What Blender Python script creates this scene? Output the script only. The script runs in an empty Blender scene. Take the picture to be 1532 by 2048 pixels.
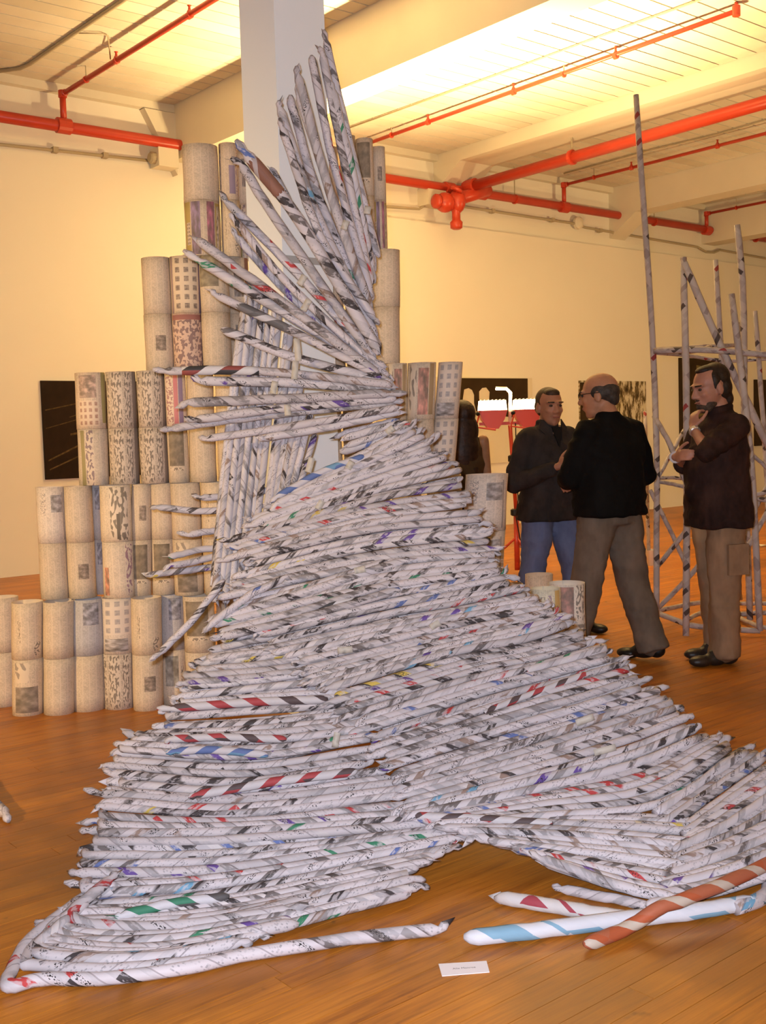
import bpy, bmesh, math, random
import numpy as np
from mathutils import Vector, Matrix, Quaternion, noise as mnoise
random.seed(7)
S = bpy.context.scene
COL = S.collection
PI = math.pi

# ------------------------------------------------------------------ camera
CH = 1.43
F, PIT, ROL, YAW = 2203.99, .0703231, -.0295733, .689578
cv = np.array([math.sin(YAW)*math.cos(PIT), math.cos(YAW)*math.cos(PIT), -math.sin(PIT)])
cr = np.cross(cv, [0, 0, 1]); cr /= np.linalg.norm(cr); cu = np.cross(cr, cv)
CR = cr*math.cos(ROL)+cu*math.sin(ROL); CU = -cr*math.sin(ROL)+cu*math.cos(ROL)
CC = np.array([0, 0, CH])
camd = bpy.data.cameras.new('camera'); cam = bpy.data.objects.new('camera', camd); COL.objects.link(cam)
camd.sensor_fit = 'VERTICAL'; camd.sensor_height = 36; camd.sensor_width = 27
camd.lens = F/2048*36; camd.clip_start = .05; camd.clip_end = 100
m = Matrix.Identity(4)
for i in range(3):
    m[i][0] = CR[i]; m[i][1] = CU[i]; m[i][2] = -cv[i]; m[i][3] = CC[i]
cam.matrix_world = m
S.camera = cam

# ------------------------------------------------------------------ world, exposure, lights
w = bpy.data.worlds.new('world'); S.world = w; w.use_nodes = True
w.node_tree.nodes['Background'].inputs[0].default_value = (1, .75, .45, 1)
w.node_tree.nodes['Background'].inputs[1].default_value = .02
S.view_settings.view_transform = 'Standard'; S.view_settings.look = 'None'
S.view_settings.exposure = 0; S.view_settings.gamma = 1; S.view_settings.use_curve_mapping = False

def light(name, kind, loc, energy, color, size=.2, aim=None, spot=None, blend=.5):
    d = bpy.data.lights.new(name, kind); d.energy = energy; d.color = color
    if kind == 'AREA': d.shape = 'DISK'; d.size = size
    else: d.shadow_soft_size = size
    if spot: d.spot_size = spot; d.spot_blend = blend
    o = bpy.data.objects.new(name, d); COL.objects.link(o); o.location = loc
    if aim is not None:
        o.rotation_euler = (Vector(aim)-Vector(loc)).to_track_quat('-Z', 'Y').to_euler()
    return o
TUNG = (.97, .675, .30)
# the camera's own flash, just beside the lens
fl = CC + CR*(-.05) + CU*.07
FLASH = light('camera_flash', 'SPOT', tuple(fl), 640, (.83, .87, 1), .03, tuple(fl+cv), math.radians(110), .4)
# work lamp out of view at left, then two added warm fill lights
light('work_lamp_left', 'SPOT', (-2.4, 4.2, 2.2), 800, TUNG, .12, (2.6, 7.0, .7), math.radians(88), .8)
light('warm_fill_rear', 'AREA', (4.5, -.8, 2.0), 45, TUNG, .3, (5.5, 1.2, 5.3))  # unseen fill, added for the warm ambient level
light('warm_fill_right', 'AREA', (13.6, 4.2, 2.0), 190, TUNG, .3, (15.5, 11.5, 4.0))  # unseen fill, added to lift the right part of the back wall

# ------------------------------------------------------------------ helpers
def dirpx(x, y): return cv + CR*(x-766)/F - CU*(y-1024)/F
def P(x, y, t): return Vector(CC + dirpx(x, y)*t)                 # point at depth t
def FL(x, y, z=0.0):
    d = dirpx(x, y); return Vector(CC + d*((z-CH)/d[2]))
def PL(x, y, ax, val):
    d = dirpx(x, y); return Vector(CC + d*((val-CC[ax])/d[ax]))
RX = Vector((math.cos(YAW), -math.sin(YAW), 0))                   # level direction to the photo's right
FW = Vector((math.sin(YAW), math.cos(YAW), 0))                    # level direction away from the camera

WL = {}
def thing(name, label, cat, loc=(0, 0, 0), group=None):
    o = bpy.data.objects.new(name, None); COL.objects.link(o); o.location = loc
    o.empty_display_size = .1
    o['label'] = label; o['category'] = cat
    if group: o['group'] = group
    WL[o.name] = Vector(loc); return o
def tag(o, label, cat, group=None):
    o['label'] = label; o['category'] = cat
    if group: o['group'] = group
    return o
def link(name, me, mat, parent=None, loc=None, structure=False, stuff=False, smooth=False, label=None):
    """me: mesh given in world coordinates"""
    o = bpy.data.objects.new(name, me); COL.objects.link(o)
    if mat is not None and not me.materials:
        me.materials.append(mat)
    if parent is not None:
        base = WL[parent.name]
        o.parent = parent
        me.transform(Matrix.Translation(-base)); WL[o.name] = base
    elif loc is not None:
        me.transform(Matrix.Translation(-Vector(loc))); o.location = loc; WL[o.name] = Vector(loc)
    else: WL[o.name] = Vector((0, 0, 0))
    if structure: o['kind'] = 'structure'
    if stuff: o['kind'] = 'stuff'
    if label: o['label'] = label
    if smooth:
        me.polygons.foreach_set('use_smooth', [True]*len(me.polygons))
    return o

class MB:
    """collects simple shapes into one mesh"""
    def __init__(s): s.v = []; s.f = []; s.uv = []
    def add(s, vs, fs, uv=None):
        n = len(s.v); s.v += [tuple(v) for v in vs]; s.f += [tuple(i+n for i in f) for f in fs]
        s.uv += uv if uv else [(0, 0)]*sum(len(f) for f in fs)
        return s
    def box(s, x0, x1, y0, y1, z0, z1):
        vs = [(x, y, z) for x in (x0, x1) for y in (y0, y1) for z in (z0, z1)]
        return s.add(vs, [(0, 1, 3, 2), (4, 6, 7, 5), (0, 4, 5, 1), (2, 3, 7, 6), (0, 2, 6, 4), (1, 5, 7, 3)])
    def obox(s, c, ax, ay, az):
        c = Vector(c); vs = [c+ax*i+ay*j+az*k for i in (-1, 1) for j in (-1, 1) for k in (-1, 1)]
        return s.add(vs, [(0, 1, 3, 2), (4, 6, 7, 5), (0, 4, 5, 1), (2, 3, 7, 6), (0, 2, 6, 4), (1, 5, 7, 3)])
    def prism(s, poly, d):
        n = len(poly); d = Vector(d)
        vs = [Vector(p) for p in poly]+[Vector(p)+d for p in poly]
        fs = [tuple(range(n))[::-1], tuple(range(n, 2*n))]+[(i, (i+1) % n, n+(i+1) % n, n+i) for i in range(n)]
        return s.add(vs, fs)
    def tube(s, pts, r, n=10, cap=True, uvf=None):
        pts = [Vector(p) for p in pts]; k = len(pts)
        rr = r if isinstance(r, (list, tuple)) else [r]*k
        t0 = (pts[1]-pts[0]).normalized()
        up = Vector((0, 0, 1)) if abs(t0.z) < .9 else Vector((1, 0, 0))
        a = t0.cross(up).normalized(); vs = []; L = [0]
        for i in range(k):
            t = (pts[min(i+1, k-1)]-pts[max(i-1, 0)]).normalized()
            a = (a-t*a.dot(t)).normalized(); b = t.cross(a)
            if i: L.append(L[-1]+(pts[i]-pts[i-1]).length)
            for j in range(n):
                th = 2*PI*j/n; vs.append(pts[i]+(a*math.cos(th)+b*math.sin(th))*rr[i])
        fs = []; uv = []
        for i in range(k-1):
            for j in range(n):
                fs.append((i*n+j, i*n+(j+1) % n, (i+1)*n+(j+1) % n, (i+1)*n+j))
                if uvf: uv += [uvf(j/n, L[i]), uvf((j+1)/n, L[i]), uvf((j+1)/n, L[i+1]), uvf(j/n, L[i+1])]
                else: uv += [(j/n, L[i]), ((j+1)/n, L[i]), ((j+1)/n, L[i+1]), (j/n, L[i+1])]
        if cap:
            fs += [tuple(range(n))[::-1], tuple(range((k-1)*n, k*n))]; uv += [(0, 0)]*(2*n)
        return s.add(vs, fs, uv)
    def ball(s, c, r, n=10, m=8, rot=None):
        c = Vector(c); r = Vector(r) if not isinstance(r, (int, float)) else Vector((r, r, r))
        vs = []
        for i in range(m+1):
            ph = PI*i/m
            for j in range(n):
                th = 2*PI*j/n
                q = Vector((r.x*math.sin(ph)*math.cos(th), r.y*math.sin(ph)*math.sin(th), r.z*math.cos(ph)))
                if rot: q = rot @ q
                vs.append(c+q)
        fs = [(i*n+j, (i+1)*n+j, (i+1)*n+(j+1) % n, i*n+(j+1) % n) for i in range(m) for j in range(n)]
        return s.add(vs, fs)
    def capsule(s, p0, p1, r0, r1, n=12):
        p0 = Vector(p0); p1 = Vector(p1); d = (p1-p0)
        if d.length < 1e-5: return s.ball(p0, r0, n)
        d.normalize(); pts = []; rr = []
        for k in range(5):
            a = PI/2*(1-k/4); pts.append(p0-d*r0*math.sin(a)); rr.append(max(r0*math.cos(a), .0004))
        for k in range(5):
            a = PI/2*k/4; pts.append(p1+d*r1*math.sin(a)); rr.append(max(r1*math.cos(a), .0004))
        return s.tube(pts, rr, n)
    def lathe(s, c, prof, n=20, ax=(0, 0, 1)):
        c = Vector(c); q = Vector((0, 0, 1)).rotation_difference(Vector(ax)); vs = []
        for r, z in prof:
            for j in range(n):
                th = 2*PI*j/n; vs.append(c+q @ Vector((r*math.cos(th), r*math.sin(th), z)))
        k = len(prof)
        fs = [(i*n+j, i*n+(j+1) % n, (i+1)*n+(j+1) % n, (i+1)*n+j) for i in range(k-1) for j in range(n)]
        fs += [tuple(range(n))[::-1], tuple(range((k-1)*n, k*n))]
        return s.add(vs, fs)
    def mesh(s, name='mesh'):
        me = bpy.data.meshes.new(name); me.from_pydata(s.v, [], s.f)
        if any(u != (0, 0) for u in s.uv[:50]) or len(s.uv) and s.uv[len(s.uv)//2] != (0, 0):
            l = me.uv_layers.new(name='UVMap')
            l.data.foreach_set('uv', [c for u in s.uv for c in u])
        me.update(); return me
    def obj(s, name, mat, parent=None, **k): return link(name, s.mesh(name), mat, parent, **k)

# ------------------------------------------------------------------ material helpers
class NT:
    def __init__(s, name):
        s.m = bpy.data.materials.new(name); s.m.use_nodes = True; s.t = s.m.node_tree
        s.b = s.t.nodes['Principled BSDF']
    def n(s, t, **k):
        x = s.t.nodes.new(t)
        for a, b in k.items(): setattr(x, a, b)
        return x
    def l(s, a, b): s.t.links.new(a, b)
    def math(s, op, a, b=None, c=None):
        x = s.n('ShaderNodeMath', operation=op)
        for i, q in enumerate((a, b, c)):
            if q is None: continue
            if isinstance(q, (int, float)): x.inputs[i].default_value = q
            else: s.l(q, x.inputs[i])
        return x.outputs[0]
    def mix(s, f, a, b, mode='MIX'):
        x = s.n('ShaderNodeMix', data_type='RGBA', blend_type=mode)
        for i, q in ((0, f), (6, a), (7, b)):
            if isinstance(q, (int, float)): x.inputs[i].default_value = q
            elif isinstance(q, tuple): x.inputs[i].default_value = (*q[:3], 1)
            else: s.l(q, x.inputs[i])
        return x.outputs[2]
    def noise(s, vec, sc, det=2, rough=.5, out=0):
        x = s.n('ShaderNodeTexNoise'); x.inputs['Scale'].default_value = sc; x.inputs['Detail'].default_value = det
        x.inputs['Roughness'].default_value = rough
        if vec is not None: s.l(vec, x.inputs['Vector'])
        return x.outputs[out]
    def ramp(s, f, stops, mode='LINEAR'):
        x = s.n('ShaderNodeValToRGB'); x.color_ramp.interpolation = mode; e = x.color_ramp.elements
        while len(e) < len(stops): e.new(.5)
        for q, (p, c) in zip(e, stops): q.position = p; q.color = (*c[:3], 1) if isinstance(c, tuple) else (c, c, c, 1)
        s.l(f, x.inputs[0]); return x.outputs[0]
    def comb(s, x, y, z=0.0):
        c = s.n('ShaderNodeCombineXYZ')
        for i, q in enumerate((x, y, z)):
            if isinstance(q, (int, float)): c.inputs[i].default_value = q
            else: s.l(q, c.inputs[i])
        return c.outputs[0]
    def sep(s, v):
        c = s.n('ShaderNodeSeparateXYZ'); s.l(v, c.inputs[0]); return c.outputs
    def white(s, v):
        c = s.n('ShaderNodeTexWhiteNoise', noise_dimensions='3D'); s.l(v, c.inputs[0]); return c.outputs[0]
    def bump(s, h, st, dist=.01):
        b = s.n('ShaderNodeBump'); b.inputs['Strength'].default_value = st; b.inputs['Distance'].default_value = dist
        s.l(h, b.inputs['Height']); s.l(b.outputs[0], s.b.inputs['Normal'])
    def out(s, col=None, rough=None, spec=None, metal=None):
        if col is not None:
            if isinstance(col, tuple): s.b.inputs['Base Color'].default_value = (*col[:3], 1)
            else: s.l(col, s.b.inputs['Base Color'])
        if rough is not None:
            if isinstance(rough, (int, float)): s.b.inputs['Roughness'].default_value = rough
            else: s.l(rough, s.b.inputs['Roughness'])
        if spec is not None: s.b.inputs['Specular IOR Level'].default_value = spec
        if metal is not None: s.b.inputs['Metallic'].default_value = metal
        return s.m
    def uv(s): return s.n('ShaderNodeTexCoord').outputs['UV']
    def ob(s): return s.n('ShaderNodeTexCoord').outputs['Object']

def plain(name, col, rough=.6, spec=.3, metal=0, var=.08, sc=6, bump=0, bsc=60):
    q = NT(name); c = q.ob()
    nz = q.noise(c, sc, 3)
    hi = tuple(min(1, x*(1+var)) for x in col); lo = tuple(x*(1-var) for x in col)
    q.out(q.ramp(nz, [(.3, lo), (.7, hi)]), rough, spec, metal)
    if bump: q.bump(q.noise(c, bsc, 3), bump, .005)
    return q.m

MW = plain('wall_paint', (.82, .78, .68), .8, .15, 0, .02, .7, .05, 8)
MCEIL = None
def ceil_mat():
    q = NT('ceiling_board_paint'); a = q.n('ShaderNodeAttribute', attribute_name='rnd')
    c = q.ob(); nz = q.noise(c, 1.5, 3)
    base = q.ramp(a.outputs['Fac'], [(0, (.60, .55, .44)), (1, (.76, .71, .60))])
    q.out(q.mix(.25, base, q.ramp(nz, [(.3, (.50, .43, .30)), (.7, (.80, .76, .66))])), .7, .15)
    return q.m
MCEIL = ceil_mat()
MBEAM = plain('beam_paint', (.70, .65, .53), .75, .15, 0, .04, 1.2, .05, 10)
MCOLUMN = plain('column_paint', (.84, .88, .92), .6, .2, 0, .02, 1, .06, 12)
MRED = plain('red_pipe_paint', (.52, .05, .022), .35, .5, 0, .06, 3)
MCONDUIT = plain('painted_conduit', (.42, .36, .25), .6, .2, 0, .05, 3)
MDARK = plain('ceiling_void', (.12, .08, .04), .9, .1)
MBLACK = plain('black_rubber', (.01, .009, .008), .5, .3)
MTAPE = plain('masking_tape', (.52, .47, .40), .5, .3, 0, .05, 20)

def floor_mat():
    q = NT('floor_board_wood'); a = q.n('ShaderNodeAttribute', attribute_name='rnd')
    co = q.n('ShaderNodeTexCoord').outputs['Object']
    s = q.sep(co); rnd = a.outputs['Fac']
    v = q.comb(q.math('MULTIPLY', s[0], 1.1), q.math('MULTIPLY', s[1], 16), q.math('MULTIPLY', rnd, 37))
    g = q.noise(v, 3.0, 5, .62)
    v2 = q.comb(q.math('MULTIPLY', s[0], 2.0), q.math('MULTIPLY', s[1], 90), q.math('MULTIPLY', rnd, 11))
    g2 = q.noise(v2, 2.0, 3)
    base = q.ramp(rnd, [(0, (.34, .105, .010)), (.25, (.47, .150, .014)), (.5, (.53, .175, .017)), (.8, (.60, .215, .022)), (1, (.70, .27, .034))])
    c = q.mix(.6, base, q.ramp(g, [(.30, (.15, .042, .006)), (.5, (.49, .165, .016)), (.72, (.68, .265, .032))]))
    c = q.mix(.18, c, q.ramp(g2, [(.35, (.19, .058, .007)), (.65, (.62, .225, .024))]))
    # worn grey stains
    st = q.noise(co, .9, 4, .65)
    c = q.mix(q.math('MULTIPLY', q.ramp(st, [(.49, 0.0), (.62, 1.0)]), .62), c, (.21, .080, .018))
    spv = q.noise(co, 6.5, 3, .6)
    c = q.mix(q.math('MULTIPLY', q.ramp(spv, [(.68, 0.0), (.74, 1.0)]), .6), c, (.05, .024, .012))
    r = q.math('ADD', q.math('MULTIPLY', g, .25), .24)
    q.out(c, r, .32); q.bump(g, .10, .003)
    return q.m
MFLOOR = floor_mat()

def rod_mat():
    q = NT('rolled_newspaper'); uv = q.uv(); s = q.sep(uv)
    x, y = s[0], s[1]
    fy = q.math('FRACT', y)
    wob = q.noise(uv, 9, 2)
    # the sheet's border comes round once a turn: colour bands repeat over a stretch of rod
    cx = q.math('FLOOR', q.math('ADD', q.math('DIVIDE', x, .26), q.math('MULTIPLY', q.math('FLOOR', q.math('MULTIPLY', y, .34)), .37)))
    cy = q.math('FLOOR', q.math('MULTIPLY', fy, 3.6))
    w1 = q.white(q.comb(cx, cy, 3.1))
    base = (.57, .53, .54)
    col = q.ramp(w1, [(0, (.58, .54, .55)), (.28, (.50, .47, .48)), (.44, (.40, .38, .39)), (.58, (.30, .28, .28)), (.68, (.16, .14, .135)), (.765, (.06, .05, .05)),
                      (.84, base), (.885, (.48, .06, .06)), (.900, (.12, .17, .38)), (.909, (.62, .58, .57)), (.93, (.09, .075, .07)), (.945, (.30, .22, .18)),
                      (.972, (.05, .22, .12)), (.977, (.60, .45, .10)), (.982, (.14, .08, .30)), (.985, (.16, .36, .52)), (.990, (.62, .58, .57))], 'CONSTANT')
    # a picture fades and breaks up inside its band
    col = q.mix(q.math('MULTIPLY', q.ramp(q.noise(q.comb(q.math('MULTIPLY', x, 14), q.math('MULTIPLY', y, 3)), 2.2, 2), [(.52, 0.0), (.58, 1.0)]), .6), col, base)
    # only stretches of a rod carry pictures; the rest is type
    reg = q.noise(q.comb(q.math('MULTIPLY', x, 2.3), q.math('MULTIPLY', y, .35)), 1.6, 1)
    msk = q.ramp(reg, [(.44, 0.0), (.47, 1.0)], 'LINEAR')
    type_ = q.white(q.comb(q.math('FLOOR', q.math('DIVIDE', x, .006)), q.math('FLOOR', q.math('MULTIPLY', y, 22)), 1.0))
    tcol = q.ramp(type_, [(0, (.61, .565, .575)), (.80, (.61, .565, .575)), (1, (.34, .32, .33))])
    c = q.mix(msk, tcol, col)
    # headline letters: short strokes
    cell = q.white(q.comb(q.math('FLOOR', q.math('DIVIDE', x, .20)), q.math('FLOOR', q.math('MULTIPLY', y, 2)), 8.0))
    hl = q.math('GREATER_THAN', cell, .86)
    fr2 = q.math('FRACT', q.math('MULTIPLY', y, 2))
    band = q.math('MULTIPLY', q.math('GREATER_THAN', fr2, .25), q.math('LESS_THAN', fr2, .62))
    stro = q.math('GREATER_THAN', q.noise(q.comb(q.math('MULTIPLY', x, 5.5), q.math('MULTIPLY', y, .9)), 26, 1), .56)
    c = q.mix(q.math('MULTIPLY', q.math('MULTIPLY', hl, band), stro), c, (.035, .03, .03))
    # lapped edge of the sheet
    ed = q.math('LESS_THAN', fy, .045)
    c = q.mix(q.math('MULTIPLY', ed, .5), c, (.14, .11, .11))
    oi = q.n('ShaderNodeObjectInfo').outputs['Random']
    c = q.mix(.9, c, q.ramp(oi, [(0, (.80, .77, .77)), (.5, (.97, .93, .93)), (1, (1, .98, 1))]), 'MULTIPLY')
    q.out(c, .62, .25)
    q.bump(q.math('ADD', q.math('MULTIPLY', fy, .5), q.math('MULTIPLY', wob, .6)), .25, .003)
    return q.m
MROD = rod_mat()

# newsprint pages: rects are (u0,u1,v0,v1,kind,colour)
def page_mat(name, rects, base=(.70, .55, .40), dense=.5):
    q = NT(name); uv = q.uv(); s = q.sep(uv); u, v = s[0], s[1]
    # columns of type: faint lines broken by gutters
    col = q.math('FRACT', q.math('MULTIPLY', u, 14))
    gut = q.math('GREATER_THAN', col, .12)
    line = q.white(q.comb(q.math('FLOOR', q.math('MULTIPLY', u, 90)), q.math('FLOOR', q.math('MULTIPLY', v, 70)), 2.0))
    blk = q.noise(q.comb(q.math('MULTIPLY', u, 14), q.math('MULTIPLY', v, 6)), 1.3, 2)
    tone = q.math('MULTIPLY', q.math('MULTIPLY', gut, line), dense)
    c = q.mix(tone, base, tuple(x*.45 for x in base))
    c = q.mix(q.math('MULTIPLY', q.ramp(blk, [(.60, 0.0), (.64, 1.0)]), .25), c, tuple(x*.45 for x in base))
    for (u0, u1, v0, v1, kind, k) in rects:
        mk = q.math('MULTIPLY', q.math('MULTIPLY', q.math('GREATER_THAN', u, u0), q.math('LESS_THAN', u, u1)),
                    q.math('MULTIPLY', q.math('GREATER_THAN', v, v0), q.math('LESS_THAN', v, v1)))
        uu = q.math('DIVIDE', q.math('SUBTRACT', u, u0), u1-u0); vv = q.math('DIVIDE', q.math('SUBTRACT', v, v0), v1-v0)
        if kind == 'solid': pc = q.mix(0.0, k, k)
        elif kind == 'photo':
            nz = q.noise(q.comb(q.math('MULTIPLY', uu, 1.0), q.math('MULTIPLY', vv, 1.6), u0*17+v0*5), 2.6, 3, .5)
            pc = q.ramp(nz, [(.30, tuple(x*.2 for x in k)), (.48, k), (.70, tuple(min(1, x*2.6) for x in k))])
        elif kind == 'grid':      # rows of small portraits
            nx, ny, colr = k
            fx = q.math('FRACT', q.math('MULTIPLY', uu, nx)); fy = q.math('FRACT', q.math('MULTIPLY', vv, ny))
            a = q.math('MULTIPLY', q.math('MULTIPLY', q.math('GREATER_THAN', fx, .25), q.math('LESS_THAN', fx, .78)),
                       q.math('MULTIPLY', q.math('GREATER_THAN', fy, .22), q.math('LESS_THAN', fy, .80)))
            nz = q.noise(q.comb(q.math('MULTIPLY', uu, nx*3), q.math('MULTIPLY', vv, ny*3)), 1.0, 1)
            pc = q.mix(q.math('MULTIPLY', a, q.ramp(nz, [(.35, .95), (.65, .55)])), base, colr)
        elif kind == 'glyph':     # broken upright headline lettering / stock tables
            nx, ny, colr = k
            nz = q.noise(q.comb(q.math('MULTIPLY', uu, nx), q.math('MULTIPLY', vv, ny), 1.3+u0), 1.0, 1, .3)
            pc = q.mix(q.ramp(nz, [(.50, 0.0), (.54, .85)]), base, colr)
        c = q.mix(mk, c, pc)
    big = q.noise(q.ob(), 5, 3)
    c = q.mix(.25, c, q.ramp(big, [(.3, tuple(x*.75 for x in base)), (.7, tuple(min(1, x*1.15) for x in base))]))
    q.out(c, .7, .2); q.bump(big, .15, .01)
    return q.m
DK = (.045, .033, .03)
PG = {
 'text': page_mat('page_of_type', []),
 'text2': page_mat('page_of_type_small_picture', [(.46, .58, .35, .62, 'photo', (.16, .12, .10))]),
 'text3': page_mat('page_with_dark_marks', [(.40, .43, .3, .7, 'glyph', (6, 10, DK)), (.56, .64, .05, .3, 'glyph', (3, 8, DK))], (0.738, 0.575, 0.405)),
 'spots': page_mat('page_of_stock_tables', [(.30, .36, 0, 1, 'glyph', (4, 22, DK)), (.39, .50, .02, .98, 'glyph', (7, 16, DK)), (.53, .60, .02, .98, 'glyph', (5, 16, DK)), (.63, .72, 0, 1, 'solid', (.14, .11, .10))], (0.653, 0.525, 0.412), .8),
 'grid': page_mat('page_of_portraits', [(.36, .66, .04, .99, 'grid', (3, 6, (.06, .035, .05))), (.30, .345, 0, 1, 'solid', (.25, .16, .2)), (.67, .72, 0, 1, 'solid', (.16, .09, .2))], (0.738, 0.575, 0.405)),
 'gridred': page_mat('page_of_small_adverts', [(.3, .72, .02, .88, 'glyph', (14, 16, (.10, .05, .08))), (.3, .72, .88, .97, 'solid', (.34, .10, .09))], (0.682, 0.469, 0.355), .6),
 'advert': page_mat('page_with_yellow_and_purple_advert', [(.30, .385, .02, .97, 'solid', (.48, .33, .05)), (.33, .38, .2, .6, 'grid', (2, 6, DK)), (.395, .48, .02, .97, 'photo', (.14, .09, .17)), (.54, .615, .1, .97, 'photo', (.24, .05, .10)), (.625, .70, .02, .95, 'solid', (.46, .30, .04)), (.64, .68, .1, .9, 'glyph', (3, 9, DK))]),
 'pinkblue': page_mat('page_with_pink_and_blue_bars', [(.32, .45, .02, .98, 'glyph', (4, 30, (.28, .07, .12))), (.46, .53, .02, .98, 'solid', (.58, .12, .16)), (.54, .62, .02, .98, 'solid', (.16, .10, .26))], (0.753, 0.582, 0.440)),
 'green': page_mat('page_with_green_bar', [(.34, .58, .05, .5, 'grid', (4, 4, (.28, .10, .08))), (.36, .56, .55, .95, 'photo', (.30, .20, .16)), (.62, .70, .1, 1, 'solid', (.28, .26, .05))], (0.753, 0.582, 0.426)),
 'olive': page_mat('page_with_olive_stripe', [(.34, .40, 0, .98, 'solid', (.26, .22, .06)), (.41, .50, 0, .98, 'glyph', (4, 18, (.10, .05, .12)))], (0.724, 0.582, 0.440)),
 'photo': page_mat('page_with_dark_photograph', [(.34, .60, .30, .92, 'photo', (.10, .075, .05)), (.34, .6, .22, .27, 'glyph', (10, 1, DK))]),
 'photolow': page_mat('page_with_photograph_at_foot', [(.36, .60, .06, .52, 'photo', (.13, .10, .08)), (.36, .5, .6, .95, 'glyph', (3, 3, (.2, .16, .14)))], (0.738, 0.575, 0.405)),
 'blue': page_mat('page_of_bluish_newsprint', [(.45, .62, .55, .95, 'photo', (.20, .19, .22))], (0.540, 0.497, 0.483)),
 'tree': page_mat('page_with_black_bare_tree', [(.43, .63, .03, .97, 'glyph', (6.5, 9.0, (.02, .015, .012))), (.50, .535, .05, .5, 'solid', (.02, .015, .012))], (0.809, 0.653, 0.483)),
 'purple': page_mat('page_with_purple_title', [(.30, .34, .05, .95, 'glyph', (2, 14, DK)), (.50, .60, .1, .6, 'solid', (.18, .13, .26)), (.62, .67, .05, .95, 'glyph', (2, 20, (.20, .09, .2)))], (0.696, 0.540, 0.398)),
 'purplelow': page_mat('page_with_purple_lettering', [(.58, .67, .05, .95, 'glyph', (3, 12, (.22, .05, .16))), (.31, .38, .05, .55, 'photo', (.40, .14, .08))], (0.795, 0.639, 0.483)),
 'dark': page_mat('page_with_big_dark_picture', [(.30, .55, .45, 1, 'photo', (.13, .11, .07)), (.55, .70, .6, 1, 'photo', (.2, .15, .12))]),
 'brown': page_mat('page_with_brown_edge', [(.62, .70, 0, 1, 'solid', (.22, .05, .03)), (.45, .60, .3, .8, 'photo', (.16, .14, .14))]),
 'boxes': page_mat('page_with_boxed_tables', [(.34, .64, .35, .98, 'grid', (3, 4, (.26, .24, .26))), (.34, .60, .05, .28, 'photo', (.24, .22, .22))], (0.738, 0.611, 0.497)),
 'comic': page_mat('page_of_coloured_adverts', [(.34, .44, .05, .98, 'glyph', (3, 5, (.10, .06, .05))), (.46, .58, .08, .9, 'photo', (.34, .13, .10)), (.59, .66, .08, .98, 'solid', (.33, .20, .07))], (0.781, 0.625, 0.454)),
 'photocol': page_mat('page_with_photo_and_column', [(.50, .64, .55, .86, 'photo', (.22, .20, .2)), (.645, .66, .05, .9, 'solid', (.2, .17, .17)), (.36, .44, .5, .9, 'glyph', (6, 30, (.2, .17, .17)))], (0.781, 0.653, 0.540)),
 'sports': page_mat('page_of_black_figures', [(.35, .41, .06, .96, 'glyph', (2, 10, (.05, .07, .14))), (.44, .56, .40, .96, 'photo', (.20, .07, .06)), (.58, .70, .35, .98, 'glyph', (5, 9, DK)), (.35, .70, .04, .28, 'glyph', (9, 4, DK))], (0.850, 0.767, 0.653)),
 'yellowtall': page_mat('page_with_orange_strip', [(.36, .50, .1, .9, 'grid', (4, 8, (.30, .26, .2))), (.52, .58, .1, .9, 'glyph', (2, 9, (.28, .12, .26))), (.60, .68, .05, .98, 'solid', (.62, .36, .05))], (0.850, 0.781, 0.596)),
 'cartoon': page_mat('page_with_ovals_and_photo', [(.38, .56, .35, .9, 'photo', (.17, .16, .14)), (.6, .66, .3, .7, 'glyph', (3, 6, DK))], (0.753, 0.596, 0.440)),
}
CLOTH = {}
# ------------------------------------------------------------------ setting
W = 11.8; ZC = 5.36
X0, X1, Y0 = -3.0, 21.0, -3.0
def rndattr(me, vals):
    a = me.color_attributes.new('rnd', 'FLOAT_COLOR', 'CORNER')
    d = []
    for p, v in zip(me.polygons, vals): d += [v, v, v, 1]*len(p.vertices)
    a.data.foreach_set('color', d)
MB().box(X0, X1, W, W+.2, 0, ZC+.3).obj('wall_back', MW, structure=True)
MB().box(X0-.2, X0, Y0, W, 0, ZC+.3).obj('wall_left', MW, structure=True)
MB().box(X1, X1+.2, Y0, W, 0, ZC+.3).obj('wall_right', MW, structure=True)
MB().box(X0, X1, Y0-.2, Y0, 0, ZC+.3).obj('wall_front', MW, structure=True)
# proud lower lining of the back wall, its ledge below the conduit
MB().box(9.2, X1, W-.07, W, 0, 4.40).obj('trim_1', MW, structure=True)
MB().box(X0, X1, W-.10, W, ZC-.09, ZC).obj('trim_2', MBEAM, structure=True)

# floor boards run along the back wall
flo = MB().box(X0, X1, Y0, W, -.10, -.022).obj('floor', MDARK, structure=True)
BW = .083
boards = []
rr = random.Random(3)
y = Y0
while y < W-.001:
    x = X0-rr.random()*2
    y1 = min(y+BW, W)
    while x < X1:
        L = rr.uniform(1.1, 3.2); xa, xb = max(x, X0), min(x+L, X1)
        if xb-xa > .02: boards.append((xa, xb, y, y1, rr.random()))
        x += L
    y = y1
def board_mb(mb, b, z0, z1, g=.0012):
    mb.box(b[0]+g, b[1]-g, b[2]+g, b[3]-g, z0, z1)
def seen(b):
    best = 0
    c = ((b[0]+b[1])/2, (b[2]+b[3])/2)
    for k in range(7):
        q = np.array([b[0]+(b[1]-b[0])*k/6, c[1], 0])-CC
        z = q@cv
        if z < .5: continue
        px = 766+F*(q@CR)/z; py = 1024-F*(q@CU)/z
        if -20 < px < 1552 and py < 2068: best += 1/(z*z*z)
    return best
boards.sort(key=lambda b: -seen(b))
rest = MB(); rv = []
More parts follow.
